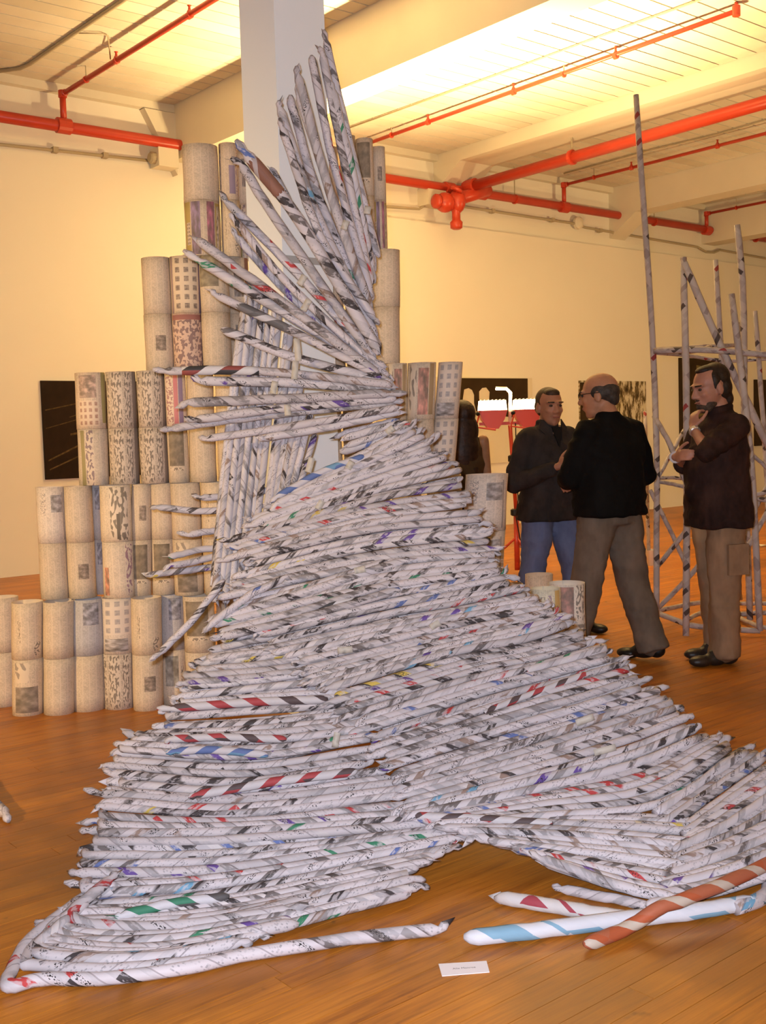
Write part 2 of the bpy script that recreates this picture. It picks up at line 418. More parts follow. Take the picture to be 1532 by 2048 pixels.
for i, b in enumerate(boards):
    if i < 300 and seen(b) > 0:
        mb = MB(); board_mb(mb, b, -.022, 0); me = mb.mesh('floor_board'); rndattr(me, [b[4]]*6)
        link('floor_board', me, MFLOOR, flo)
    else:
        board_mb(rest, b, -.022, 0); rv += [b[4]]*6
me = rest.mesh('floor_boards'); rndattr(me, rv); link('floor_boards', me, MFLOOR, flo, stuff=True)

# ceiling: boards between the beams
cei = MB().box(X0, X1, Y0, W, ZC+.03, ZC+.2).obj('ceiling', MDARK, structure=True)
bays = [(X0, 2.7), (3.1, 6.65), (7.02, 10.85), (11.5, 14.75), (15.15, 17.35), (17.75, X1)]
cb = []
yy = Y0; kk = 0
while yy < W-.01:
    for (a, b) in bays:
        cb.append((a, b, yy, min(yy+.23, W), rr.random()))
    yy += .23
def cseen(b): return seen((b[0], b[1], b[2], b[3])) if b[2] > 4.2 and b[0] > 3 else 0
cb.sort(key=lambda b: -(b[2] if b[2] > 4.0 and b[0] > 3 else 0))
rest = MB(); rv = []
for i, b in enumerate(cb):
    if b[2] > 4.0 and b[0] > 3:
        mb = MB(); board_mb(mb, b, ZC, ZC+.03, .009); me = mb.mesh('ceiling_board'); rndattr(me, [b[4]]*6)
        link('ceiling_board', me, MCEIL, cei)
    else:
        board_mb(rest, b, ZC, ZC+.03, .005); rv += [b[4]]*6
me = rest.mesh('ceiling_boards'); rndattr(me, rv); link('ceiling_boards', me, MCEIL, cei, stuff=True)
def beam(n, xa, xb, zb, haunch=.0):
    mb = MB().box(xa, xb, Y0, W-.001, zb, ZC+.03)
    if haunch:
        mb.prism([(xa, W-.002, zb+.002), (xa, W-.55, zb+.002), (xa, W-.002, zb-.35)], (xb-xa, 0, 0))
    o = mb.obj('trim_%d' % n, MBEAM, structure=True); return o
beam(3, 2.7, 3.1, 4.73); beam(4, 6.65, 7.02, 4.73); beam(5, 10.85, 11.5, 5.19, .3); beam(6, 14.75, 15.15, 4.90, .2); beam(7, 17.35, 17.75, 4.68)
# small pilaster head where the second beam meets the wall
MB().prism([(6.25, W-.001, ZC-.1), (6.65, W-.001, ZC-.1), (6.65, W-.001, 4.55)], (0, -.12, 0)).obj('trim_8', MBEAM, structure=True)

# square column
cP = P(549, 60, 5.42); CW = .31
MB().box(cP.x, cP.x+CW, cP.y, cP.y+CW, 0, ZC+.0).obj('column', MCOLUMN, structure=True)
colo = bpy.data.objects['column']
zt = PL(620, 515, 1, cP.y).z
MB().box(cP.x-.002, cP.x+CW+.002, cP.y-.003, cP.y+.0, zt-.035, zt).obj('tape_band', plain('grey_tape', (.42, .42, .42), .5), colo)

# ------------------------------------------------------------------ pipes
def pipe_thing(name, label, cat='pipe'): return thing(name, label, cat)
Wp = W-.2
def coupling(mb_parent, c, ax, r, L=.07):
    MB().lathe(Vector(c)-Vector(ax)*L/2, [(r*1.0, 0), (r*1.28, .004), (r*1.28, L-.004), (r*1.0, L)], 16, ax).obj('fitting', MRED, mb_parent)
wp = thing('wall_sprinkler_pipe', 'long red sprinkler main running along the back wall under the ceiling', 'pipe', (X0, Wp, 4.88))
MB().tube([(X0, Wp, 4.86), (X1, Wp, 4.90)], .062, 14).obj('pipe_run', MRED, wp, smooth=True)
for x in (5.22, 9.40, 10.95, 11.6, 13.41, 17.22): coupling(wp, (x, Wp, 4.88), (1, 0, 0), .066, .16)
for x in (4.4, 7.6, 8.3, 12.3, 15.7, 18.8):
    MB().tube([(x, Wp, 4.95), (x, Wp, ZC)], .008, 6).obj('hanger_rod', MCONDUIT, wp)
    MB().lathe((x-.012, Wp, 4.88), [(.066, 0), (.072, .002), (.072, .022), (.066, .024)], 14, (1, 0, 0)).obj('hanger_ring', MRED, wp)
labs = {5.226: 'thin red sprinkler branch at far left, rising from the wall main on a short riser',
        9.40: 'thin red sprinkler branch above the brightest ceiling bay, right of the white column',
        13.41: 'thin red sprinkler branch right of the thick red main, past the tall leaning rod',
        17.22: 'short dark red sprinkler branch at the far right edge under the last beam'}
def sprinkler(par, x, y, z):
    h = MB().lathe((x, y, z+.02), [(.022, 0), (.026, .01), (.014, .03), (.010, .06), (.020, .062), (.020, .066)], 10).obj('sprinkler_head', MRED, par)
for X, zz, ye in ((5.226, 5.22, 2.0), (9.40, 5.26, 5.99), (13.41, 5.22, 2.0), (17.22, 5.17, 2.0)):
    t = thing('sprinkler_branch', labs[X], 'pipe', (X, Wp, 4.9))
    MB().tube([(X, Wp, 4.93), (X, Wp, zz)], .034, 12).obj('riser', MRED, t, smooth=True)
    MB().tube([(X, Wp, zz), (X, ye, zz+.02)], .023 if X != 5.226 else .028, 10).obj('pipe_run', MRED, t, smooth=True)
    coupling(t, (X, Wp, zz), (0, 0, 1), .036, .08); coupling(t, (X, Wp-.05, zz), (0, 1, 0), .028, .06)
    yq = Wp-1.3; i = 0
    while yq > max(ye, 4.5):
        sprinkler(t, X, yq, zz)
        coupling(t, (X, yq, zz), (0, 1, 0), .026, .05)
        if i % 2 == 0:
            MB().tube([(X, yq+.7, zz+.02), (X, yq+.7, ZC)], .006, 6).obj('hanger_rod', MCONDUIT, t)
            MB().lathe((X, yq+.69, zz), [(.026, 0), (.036, .002), (.036, .02), (.026, .022)], 12, (0, 1, 0)).obj('hanger_ring', MRED, t)
        yq -= 1.45; i += 1
    if X == 9.40:
        coupling(t, (X, ye, zz+.02), (0, 0, 1), .03, .10)
        MB().tube([(X, ye, zz), (X, ye, ZC)], .016, 8).obj('hanger_rod', MRED, t)
# thick main running out over the room, with valve where it meets the wall main
t = thing('sprinkler_main', 'thick red sprinkler main crossing the room below the ceiling at right', 'pipe', (11.27, Wp, 4.95))
MB().tube([(11.27, Wp, 4.92), (11.27, 3.0, 4.99)], .075, 16).obj('pipe_run', MRED, t, smooth=True)
coupling(t, (11.27, Wp-.12, 4.92), (0, 1, 0), .082, .2); coupling(t, (11.27, 9.6, 4.94), (0, 1, 0), .076, .05)
MB().tube([(11.27, 9.6, 5.02), (11.27, 9.6, 5.19)], .012, 8).obj('hanger_rod', MCONDUIT, t)
MB().lathe((11.27, 9.585, 4.94), [(.077, 0), (.088, .002), (.088, .028), (.077, .03)], 16, (0, 1, 0)).obj('hanger_ring', MRED, t)
# valve assembly on the wall below the junction
va = PL(890, 405, 1, W-.35)
t = thing('valve_assembly', 'red valve body with capped outlets hanging at the wall below the pipe junction', 'valve', va)
j0 = PL(985, 385, 1, W-.35)
MB().tube([va+Vector((.1, 0, .03)), j0+Vector((-.1, 0, .02)), Vector((j0.x, Wp, 4.90))], [.095, .085, .075], 14).obj('valve_pipe', MRED, t, smooth=True)
MB().ball(va, (.15, .14, .14)).obj('valve_body', MRED, t, smooth=True)
MB().ball(va+Vector((.20, -.03, .03)), (.12, .14, .17)).obj('valve_bonnet', MRED, t, smooth=True)
MB().lathe(va+Vector((.18, -.03, -.36)), [(.05, 0), (.085, .02), (.09, .10), (.06, .13), (.06, .26), (.08, .28)], 14).obj('capped_outlet', MRED, t, smooth=True)
MB().lathe(va+Vector((-.20, 0, 0)), [(.05, 0), (.10, .02), (.10, .07), (.05, .09)], 14, (1, 0, 0)).obj('flange', MRED, t, smooth=True)
MB().lathe(va+Vector((.12, -.1, .15)), [(.08, 0), (.09, .01), (.09, .035), (.08, .045)], 14, (.3, -.3, 1)).obj('hand_wheel', MRED, t, smooth=True)
MB().box(va.x-.20, va.x+.35, va.y+.12, W, va.z-.02, va.z+.22).obj('wall_bracket', MBEAM, t)

def cond(name, label, pts, r=.018, mat=MCONDUIT, clips=()):
    t = thing(name, label, 'conduit', pts[0])
    MB().tube(pts, r, 8).obj('conduit_run', mat, t, smooth=True)
    for c in clips: MB().box(c[0]-.03, c[0]+.03, c[1]-.03, c[1]+.05, c[2]-.03, c[2]+.03).obj('clip', mat, t)
    return t
a = W-.04
p = lambda x, y: tuple(PL(x, y, 1, a))
cond('wall_conduit', 'thin cream conduit along the back wall below the red main, left of the column', [(X0, a, 4.60), p(0, 289), p(305, 322)], .018, MCONDUIT, [p(110, 300), p(210, 311)])
t = thing('camera_box', 'small cream junction box with dark lens on the back wall end of the conduit', 'junction box', p(318, 318))
q = Vector(p(318, 318))
MB().box(q.x-.10, q.x+.16, q.y-.18, q.y+.03, q.z-.12, q.z+.10).obj('housing', MBEAM, t)
MB().lathe(q+Vector((-.17, -.08, -.02)), [(.05, 0), (.07, .02), (.07, .08)], 12, (1, 0, 0)).obj('lens_barrel', MCONDUIT, t)
a2 = W-.085
p2 = lambda x, y: tuple(PL(x, y, 1, a2))
cond('valve_conduit', 'thin grey conduit bending up to the red valve at the wall', [p2(700, 405), p2(775, 414), p2(838, 418), p2(868, 400), p2(880, 395)], .018)
cond('right_wall_conduit', 'thin brown conduit along the back wall right of the red valve with a kink', [p2(925, 413), p2(1060, 434), p2(1148, 447), p2(1170, 455), p2(1300, 478), p2(1395, 494), p2(1412, 504), p2(1428, 505), p2(1440, 500), p2(1532, 517), (X1, a2, 4.5)], .020, MCONDUIT, [p2(985, 422), p2(1105, 440), p2(1200, 461)])
t = thing('round_junction_box', 'round cream junction box on the wall conduit right of the red valve', 'junction box', p2(1156, 446))
MB().lathe(Vector(p2(1156, 446))+Vector((0, .02, 0)), [(.10, 0), (.10, .05), (.07, .07), (.02, .08)], 16, (0, -1, 0)).obj('housing', MBEAM, t)
cz = ZC-.02
c = lambda x, y: tuple(FL(x, y, cz))
cond('ceiling_conduit', 'brown conduit running across the ceiling boards at top left', [c(-60, 150), c(40, 137), c(60, 128), c(150, 66), c(245, 2), c(300, -40)], .020)
cond('ceiling_drop_wire', 'thin wire from the ceiling conduit to the left sprinkler branch', [c(150, 66), c(205, 67), c(216, 72), tuple(PL(221, 118, 0, 5.226))], .007)
cond('ceiling_conduit', 'thin brown conduit across the bright ceiling bay above the right branch pipe', [c(700, 255), c(1036, 135), c(1245, 57), c(1400, 0), c(1500, -40)], .010)
cond('ceiling_conduit', 'thin brown conduit across the ceiling between the thick main and the third beam', [c(1128, 347), c(1300, 300), c(1435, 268), c(1560, 232)], .012)

# ------------------------------------------------------------------ paintings on the back wall
def poly_on_wall(pts, d, name, mat, par):
    v = [Vector((x, W-d, z)) for x, z in pts]
    return MB().prism(v[::-1], (0, -.002, 0)).obj(name, mat, par)
MPB = plain('black_paint', (.020, .011, .006), .7, .15, 0, .2, 8)
MPB2 = plain('dark_brown_paint', (.040, .024, .010), .7, .15, 0, .2, 5)
MPAPER = plain('drawing_paper', (.72, .66, .52), .8, .1, 0, .03, 2)
MOLIVE = plain('olive_paint', (.16, .125, .05), .7, .15, 0, .2, 5)
t = thing('painting', 'black painting with pale scratched streaks on the back wall, far left behind the rolls', 'painting', (4.89, W-.03, 1.04))
MB().box(4.89, 6.45, W-.03, W-.002, 1.04, 2.13).obj('canvas', MPB, t)
MST = plain('pale_scratch', (.10, .065, .028), .8, .1, 0, .5, 20)
for (xa, za, xb, zb, th) in [(4.92, 1.80, 5.45, 1.90, .010), (4.92, 1.60, 5.4, 1.72, .008), (5.2, 1.52, 5.6, 1.58, .022), (4.93, 1.24, 5.35, 1.42, .016), (4.94, 1.14, 5.5, 1.36, .014), (5.2, 1.72, 5.6, 1.83, .01), (5.5, 1.2, 6.1, 1.5, .015)]:
    poly_on_wall([(xa, za), (xb, zb), (xb, zb+th*1.4), (xa, za+th)], .0305, 'streak', MST, t)
xe = 12.71
t = thing('mural', 'dark mural with two pale tree shapes on the wall behind the red lamp', 'painting', (xe, W-.1, .9))
MB().box(9.6, xe, W-.10, W-.07, .95, 2.23).obj('paper', MPAPER, t)
g = lambda l: [(PL(x, y, 1, W-.1).x, PL(x, y, 1, W-.1).z) for x, y in l]
poly_on_wall(g([(880, 756), (1055, 757), (1056, 850), (1040, 836), (1000, 832), (982, 826), (979, 815), (978, 800), (979, 784), (972, 775), (964, 776), (958, 783), (958, 798), (962, 812), (966, 822), (962, 832), (952, 822), (948, 806), (948, 790), (944, 780), (937, 776), (928, 779), (925, 800), (900, 810), (880, 800)]), .102, 'painted_ground', MPB2, t)
poly_on_wall(g([(900, 860), (915, 840), (935, 880), (948, 930), (900, 940)]), .102, 'painted_trunk', MPB2, t)
def draw_mat():
    q = NT('ink_drawing'); s = q.sep(q.ob())
    n1 = q.noise(q.comb(q.math('MULTIPLY', s[0], 7), s[1], q.math('MULTIPLY', s[2], 2.2)), 1.6, 5, .7)
    k = q.ramp(n1, [(.45, (.66, .60, .45)), (.52, (.20, .15, .08)), (.62, (.035, .025, .015))])
    g2 = q.ramp(q.math('MULTIPLY', s[2], .4), [(.5, 0.0), (.95, .75)])
    q.out(q.mix(g2, k, (.68, .61, .46)), .8, .1); return q.m
t = thing('ink_drawing', 'smeared black ink drawing on pale paper behind the two talking men', 'drawing', (13.83, W-.10, 1.0))
MB().box(13.83, 15.55, W-.10, W-.07, 1.0, 2.20).obj('paper', draw_mat(), t)
poly_on_wall([(13.83, 1.3), (14.0, 1.3), (14.02, 1.9), (13.93, 2.17), (13.83, 2.17)], .102, 'ink_shape', MPB2, t)
t = thing('painting', 'tall dark brown and olive panel on the wall behind the bearded man', 'painting', (16.52, W-.1, .6))
MB().box(16.52, 18.0, W-.11, W-.07, .62, 2.62).obj('canvas', MPB2, t)
poly_on_wall([(17.0, .62), (17.45, .62), (17.45, 2.45), (17.0, 2.5)], .112, 'olive_band', MOLIVE, t)
t = thing('painting', 'dark panel on the wall at the right edge, behind the rod tower', 'painting', (18.9, W-.1, 1.0))
MB().box(18.9, 19.45, W-.11, W-.07, 1.0, 2.26).obj('canvas', MPB2, t)
MB().box(19.46, 20.0, W-.11, W-.07, 1.0, 2.26).obj('side_panel', MOLIVE, t)

# ------------------------------------------------------------------ newspaper rolls
ROLLS = []
def sheet_mesh(c, r, z0, z1, seed, lean, front):
    rn = random.Random(seed); n = 26; K = 4
    ph1 = rn.random()*6; ph2 = rn.random()*6; ov = rn.uniform(-.06, .06)
    vs = []; uvs = []
    def pt(j, k, inner):
        f = j/n; th = front-PI+2*PI*1.04*f
        z = z0+(z1-z0)*k/K
        rad = r*(1+ov*math.cos(2*(th-ph1))+.018*math.sin(3*th+ph2+k))-.003*f - (.003 if inner else 0)
        return (c[0]+lean[0]*z+rad*math.cos(th), c[1]+lean[1]*z+rad*math.sin(th), z)
    for inner in (0, 1):
        for k in range(K+1):
            for j in range(n+1): vs.append(pt(j, k, inner))
    N = n+1; O = N*(K+1); fs = []; uv = []
    for k in range(K):
        for j in range(n):
            fs.append((k*N+j, k*N+j+1, (k+1)*N+j+1, (k+1)*N+j)); uv += [(j/n*1.04, k/K), ((j+1)/n*1.04, k/K), ((j+1)/n*1.04, (k+1)/K), (j/n*1.04, (k+1)/K)]
            fs.append((O+k*N+j, O+(k+1)*N+j, O+(k+1)*N+j+1, O+k*N+j+1)); uv += [(.02, .5)]*4
    for j in range(n):
        fs.append((K*N+j, K*N+j+1, O+K*N+j+1, O+K*N+j)); uv += [(.02, .5)]*4
        fs.append((j, O+j, O+j+1, j+1)); uv += [(.02, .5)]*4
    for k in range(K):
        for j in (0, n):
            q = (k*N+j, (k+1)*N+j, O+(k+1)*N+j, O+k*N+j); fs.append(q if j == 0 else q[::-1]); uv += [(.02, .5)]*4
    return MB().add(vs, fs, uv).mesh('sheet')
def roll(xl, xr, tier, d, up, lo, label, dz=0, h=.60, lean=0):
    """xl..xr: width in the photograph at mid height, tier 0 = on the floor"""
    zb = tier*.602+dz
    ymid = 889-(zb+h/2-CH)*F/d - .0296*((xl+xr)/2-766)+(-20)
    a = P(xl, ymid, d); b = P(xr, ymid, d)
    c = (a+b)/2; r = (b-a).length/2
    # keep the picture position but stand it upright
    c = (c.x, c.y)
    fr = math.atan2(-c[1], -c[0])
    ln = RX*lean
    cc = (c[0]-ln.x*(zb+h/2), c[1]-ln.y*(zb+h/2))
    t = thing('newspaper_roll', label, 'paper roll', (cc[0]+ln.x*zb, cc[1]+ln.y*zb, zb), 'newspaper rolls of the stepped wall')
    k = len(ROLLS)
    zs = zb+h*.5
    for nm, z0, z1, st in (('lower_sheet', zb, zs-.0005, lo), ('upper_sheet', zs+.0005, zb+h, up)):
        me = sheet_mesh(cc, r, z0, z1, k, (ln.x, ln.y), fr); link(nm, me, PG[st], t, smooth=True)
    ROLLS.append((c, r, zb, t)); return t
D = 5.93
# tier 0, left of the sculpture
roll(-22, 38, 0, D+.16, 'text', 'text', 'newspaper roll at the left edge of the bottom row, set back', lean=.03)
roll(24, 88, 0, D-.05, 'text3', 'photolow', 'bottom row newspaper roll, second from left, dark photo near its foot', lean=.04)
roll(86, 152, 0, D-.05, 'text', 'text', 'bottom row newspaper roll, third from left, plain type with a ragged photo edge below', lean=.04)
roll(146, 208, 0, D, 'blue', 'text', 'bottom row newspaper roll with a grey shaded block, fourth from left', lean=.03)
roll(206, 270, 0, D+.03, 'boxes', 'spots', 'bottom row newspaper roll with speckled tables on its lower half, fifth from left', lean=.02)
roll(264, 326, 0, D-.02, 'text3', 'text2', 'bottom row newspaper roll with five tiny black squares, sixth from left', lean=.02)
roll(322, 372, 0, D+.08, 'blue', 'cartoon', 'bluish bottom row newspaper roll, seventh from left, torn dark picture at its foot', lean=.02)
roll(370, 432, 0, D+.0, 'photo', 'text', 'bottom row newspaper roll just left of the rod sculpture, dark portrait at its top')
hb = 'newspaper roll hidden behind the rod sculpture in the bottom row'
for k, x in enumerate(range(436, 930, 66)): roll(x, x+62, 0, D+.16, 'text', 'text2', hb)
roll(996, 1050, 0, D+.08, 'text', 'text', 'bottom row newspaper roll right of the sculpture, partly behind the orange striped one')
roll(1052, 1108, 0, D+.45, 'text', 'text', 'newspaper roll standing at the back of the group right of the sculpture')
roll(1064, 1124, 0, D-.12, 'yellowtall', 'text', 'bottom row newspaper roll with an orange strip, right of the sculpture', dz=0, h=.60)
roll(1098, 1172, 0, D+.06, 'sports', 'text', 'wide newspaper roll with black figures, rightmost of the bottom row')
# tier 1
T2 = 'second row newspaper roll '
roll(78, 133, 1, D, 'photocol', 'text', T2+'at its left end, picture strip at the top', lean=.0)
roll(133, 189, 1, D, 'text', 'text2', T2+'second from left, small sketch halfway down')
roll(186, 208, 1, D+.10, 'blue', 'blue', 'thin bluish newspaper roll squeezed between two rolls of the second row')
roll(205, 265, 1, D-.02, 'tree', 'purplelow', T2+'with black bare tree picture and purple lettering')
roll(264, 303, 1, D+.02, 'text2', 'photo', 'narrow '+T2+'right of the tree picture, small dark photos', lean=.04)
roll(303, 348, 1, D+.04, 'text', 'photo', 'narrow '+T2+'with a dark photo on its lower sheet', lean=.02)
roll(346, 404, 1, D, 'text', 'photolow', T2+'behind the lowest projecting rod tips, dark picture at its foot')
roll(404, 462, 1, D, 'text3', 'text', T2+'partly behind the upright rods')
hb = 'newspaper roll hidden behind the rod sculpture in the second row'
for k, x in enumerate(range(466, 800, 64)): roll(x, x+60, 1, D+.16, 'text', 'text2', hb)
roll(856, 926, 1, D+.10, 'text', 'text', T2+'left of the wide right end roll, mostly covered')
roll(926, 1012, 1, D-.02, 'photocol', 'photocol', 'wide '+T2+'at its right end, small grey photo near its top', lean=.07, h=.60)
# tier 2
T3 = 'third row newspaper roll '
roll(155, 214, 2, D, 'green', 'olive', T3+'at its left end with a green bar and olive stripe')
roll(216, 276, 2, D, 'spots', 'spots', T3+'covered in speckled tables, left of its twin')
roll(277, 335, 2, D, 'spots', 'spots', T3+'covered in speckled tables, right of its twin')
roll(334, 375, 2, D-.02, 'pinkblue', 'photo', 'narrow '+T3+'with pink and blue bars')
roll(375, 432, 2, D, 'text', 'text', T3+'of plain type behind the longest rod tips')
roll(432, 490, 2, D, 'text', 'text2', T3+'mostly behind the upright rods, left of the column')
hb = 'newspaper roll hidden behind the rod sculpture in the third row'
for k, x in enumerate(range(494, 710, 64)): roll(x, x+60, 2, D+.16, 'text', 'text2', hb)
roll(772, 815, 2, D-.02, 'comic', 'text', 'third row newspaper roll with ovals, first one right of the sculpture', lean=.03)
roll(812, 870, 2, D-.02, 'comic', 'text', T3+'with a framed coloured advert, right of the sculpture', lean=.06)
roll(868, 918, 2, D, 'boxes', 'boxes', T3+'at its right end with boxed tables', lean=.10)
# tier 3
T4 = 'fourth row newspaper roll '
roll(288, 344, 3, D, 'text', 'text2', T4+'at its left end, small oval portrait low on it')
roll(344, 403, 3, D, 'grid', 'gridred', T4+'with a grid of dark portraits over reddish adverts')
roll(403, 460, 3, D, 'dark', 'text', T4+'with a big dark picture on its upper sheet')
roll(455, 500, 3, D+.10, 'brown', 'brown', T4+'with brown edge, beside the column')
hb = 'newspaper roll hidden behind the rod sculpture in the fourth row'
for k, x in enumerate(range(506, 690, 62)): roll(x, x+58, 3, D+.16, 'text', 'text2', hb)
roll(690, 742, 3, D+.04, 'text', 'text', T4+'mostly behind the rod ends, right of the column')
roll(742, 800, 3, D-.02, 'text', 'text', T4+'of plain type at its right end', lean=.03)
# tier 4
T5 = 'top row newspaper roll '
roll(368, 440, 4, D, 'text', 'advert', 'wide '+T5+'at its left end with a yellow and purple advert', h=.585)
roll(440, 480, 4, D+.02, 'purple', 'text3', 'narrow '+T5+'with purple title, left of the column')
roll(476, 504, 4, D+.12, 'brown', 'olive', 'slim '+T5+'with brown edge touching the column')
roll(560, 618, 4, D+.16, 'text', 'text', 'newspaper roll hidden behind the column in the top row')
roll(620, 678, 4, D+.16, 'text', 'text', 'newspaper roll hidden behind the column in the top row')
roll(682, 714, 4, D, 'text', 'text', T5+'right of the column, half covered by rods', dz=.0, h=.62)
roll(714, 750, 4, D, 'photo', 'photolow', T5+'right of the column with dark pictures, second from its right end')
roll(747, 773, 4, D+.05, 'text2', 'advert', T5+'narrow, at the right end of the row', h=.57)
def striped(name, ca, cb, cbase=(.64, .60, .6), per=.5):
    q = NT(name); s = q.sep(q.uv()); fy = q.math('FRACT', s[1])
    w1 = q.white(q.comb(q.math('FLOOR', q.math('DIVIDE', s[0], .16)), q.math('FLOOR', q.math('MULTIPLY', s[1], 2)), 5))
    a = q.mix(q.math('GREATER_THAN', w1, .55), ca, cb)
    c_ = q.mix(q.math('GREATER_THAN', fy, per), a, cbase)
    q.out(c_, .6, .25); q.bump(q.noise(q.uv(), 8, 2), .4, .004); return q.m
# ------------------------------------------------------------------ rod sculpture
def interp(rows, t):
    """rows: list of lists of px points; t in 0..1"""
    k = len(rows)-1
    cum = [0]
    for i in range(k):
        a, b = rows[i], rows[i+1]
        cum.append(cum[-1]+max(4, sum(math.hypot(p[0]-q[0], p[1]-q[1]) for p, q in zip(a, b))/len(a)))
    s = t*cum[-1]; i = 0
    while i < k-1 and cum[i+1] < s: i += 1
    f = (s-cum[i])/(cum[i+1]-cum[i])
    return [(p[0]+(q[0]-p[0])*f, p[1]+(q[1]-p[1])*f) for p, q in zip(rows[i], rows[i+1])]
DA = [(-100, 4.95), (500, 5.0), (700, 5.0), (900, 4.95), (1100, 4.75), (1200, 4.6), (1320, 4.4), (1500, 4.0), (1650, 3.65), (1800, 3.3), (1950, 2.95), (2100, 2.6)]
def dfun(x, y):
    yy = y+.0296*(x-766)
    for (a, da), (b, db) in zip(DA, DA[1:]):
        if yy <= b: return da+(db-da)*(yy-a)/(b-a)
    return DA[-1][1]
def P3(x, y, off=0.0, r=.02, d=None):
    t = (d if d is not None else dfun(x, y))+off
    q = P(x, y, t)
    if q.z < r*1.02:
        q = FL(x, y, r*1.02)
    return q
def crom(pts, n):
    pts = [pts[0]*2-pts[1]]+pts+[pts[-1]*2-pts[-2]]; out = []
    k = len(pts)-3
    for s in range(n+1):
        u = s/n*k; i = min(int(u), k-1); f = u-i
        a, b, c, d = pts[i:i+4]
        out.append(.5*((2*b)+(c-a)*f+(2*a-5*b+4*c-d)*f*f+(3*b-a-3*c+d)*f**3))
    return out
AL = math.radians(38)
def rod_mb(pts, r, rn, nseg=14, tipA=1, tipB=1, wob=.0025, flat=True):
    line = crom(pts, nseg)
    L = sum((a-b).length for a, b in zip(line, line[1:]))
    off = rn.random()*40; offy = rn.randint(0, 30)*1.0
    circ = 2*PI*r; ca, sa = math.cos(AL), math.sin(AL); tw = rn.choice((-1, 1))
    rad = []
    for i in range(len(line)):
        rad.append(r*(1+rn.uniform(-.03, .03)))
        if 0 < i < len(line)-1:
            line[i] = line[i]+Vector((rn.uniform(-1, 1), rn.uniform(-1, 1), rn.uniform(-1, 1)))*wob*.5
            line[i].z = max(line[i].z, rad[i]*1.02)
    def endp(seq, rd, kind):
        a, b = seq[0], seq[1]; dr = (a-b).normalized(); side = Vector((rn.uniform(-1, 1), rn.uniform(-1, 1), rn.uniform(-1, 1)))*r*.6
        if kind == 0: return [a], [rd[0]*.9]
        if kind == 3:   # end folded away, a short flap
            e = [a+FW*r*3.6+side*.8-Vector((0, 0, r*.6)), a+FW*r*1.6+dr*r*.5+side*.3]; er = [r*.75, r*1.0]
            for v in e: v.z = max(v.z, r*1.0)
            return e+[a], er+[rd[0]*.95]
        if kind == 1:   # squeezed, pointed end
            e = [a+dr*r*1.6+side*.7, a+dr*r*.9+side*.3]; er = [r*.38, r*.80]
        else:           # crumpled flared end
            e = [a+dr*r*3.4+side*1.6, a+dr*r*2.4+side*.9, a+dr*r*1.2-side*.2]; er = [r*.34, r*.80, r*.58]
        for v in e: v.z = max(v.z, r*.5)
        return e+[a], er+[rd[0]]
    A, ra = endp(line, rad, tipA); B, rb = endp(line[::-1], rad[::-1], tipB)
    line = A+line[1:-1]+B[::-1]; rad = ra+rad[1:-1]+rb[::-1]
    flaps = []
    for seq, kd in ((line, tipA), (line[::-1], tipB)):
        if kd in (1, 2) and rn.random() < .75:
            dr = (seq[0]-seq[2]).normalized(); sd = dr.cross(Vector((rn.uniform(-1, 1), rn.uniform(-1, 1), rn.uniform(-.3, 1)))).normalized()
            a_ = seq[1]; L_ = rn.uniform(1.0, 2.6)*r
            tri = [a_+sd*r*.9, a_-sd*r*.8, a_-sd*r*rn.uniform(-.4, .9)+dr*L_+dr.cross(sd)*r*rn.uniform(-.8, .8)]
            for q_ in tri: q_.z = max(q_.z, .003)
            flaps.append(tri)
    uvf = lambda u, v: (off+v*ca+tw*u*circ*sa, offy+(-v*sa*tw+u*circ*ca)/(circ*ca))
    mb_ = MB().tube(line, rad, 9, True, uvf)
    for tri in flaps:
        nn_ = (tri[1]-tri[0]).cross(tri[2]-tri[0]).normalized()*.0012
        vs_ = tri+[q_+nn_ for q_ in tri]
        u0_ = (off+.5, offy+.45)
        mb_.add(vs_, [(0, 2, 1), (3, 4, 5), (0, 1, 4, 3), (1, 2, 5, 4), (2, 0, 3, 5)], [u0_]*18)
    return mb_
SC = thing('rod_sculpture', 'huge fan-shaped sculpture of rolled newspaper rods leaning on the white column', 'sculpture', (3.0, 3.9, 0))
NR = [0]; EXTRA = MB()
def addrod(pts, r, rn, **k):
    mb = rod_mb(pts, r, rn, **k)
    if NR[0] < 298:
        mb.obj('paper_rod', MROD, SC, smooth=True); NR[0] += 1
    else:
        EXTRA.add(mb.v, mb.f, mb.uv)
def bundle(rows, n, seed, off=0.0, r=.0185, jl=(10, 10), dmod=None, rj=.12, seg=12, tips=(1, 2), tipsA=None):
    rn = random.Random(seed)
    for i in range(n):
        t = (i+.5+rn.uniform(-.28, .28))/n
        px = interp(rows, min(max(t, 0), 1))
        # slide the ends along the rod a little
        def ext(a, b, s):
            L = math.hypot(b[0]-a[0], b[1]-a[1]); return (a[0]+(a[0]-b[0])/L*s, a[1]+(a[1]-b[1])/L*s)
        px[0] = ext(px[0], px[1], rn.uniform(-jl[0], jl[0])); px[-1] = ext(px[-1], px[-2], rn.uniform(-jl[1], jl[1]))
        px = [(a, b+rn.uniform(-3, 3)) for a, b in px]
        rr_ = r*(1+rn.uniform(-rj, rj)); oo = off+rn.uniform(-.012, .012)
        pts = []
        for j, (a, b) in enumerate(px):
            d = dfun(a, b)+(dmod(a, b, t) if dmod else 0)
            pts.append(P3(a, b, oo, rr_, d))
        addrod(pts, rr_, rn, nseg=seg, tipA=rn.choice(tipsA or tips), tipB=rn.choice(tips))
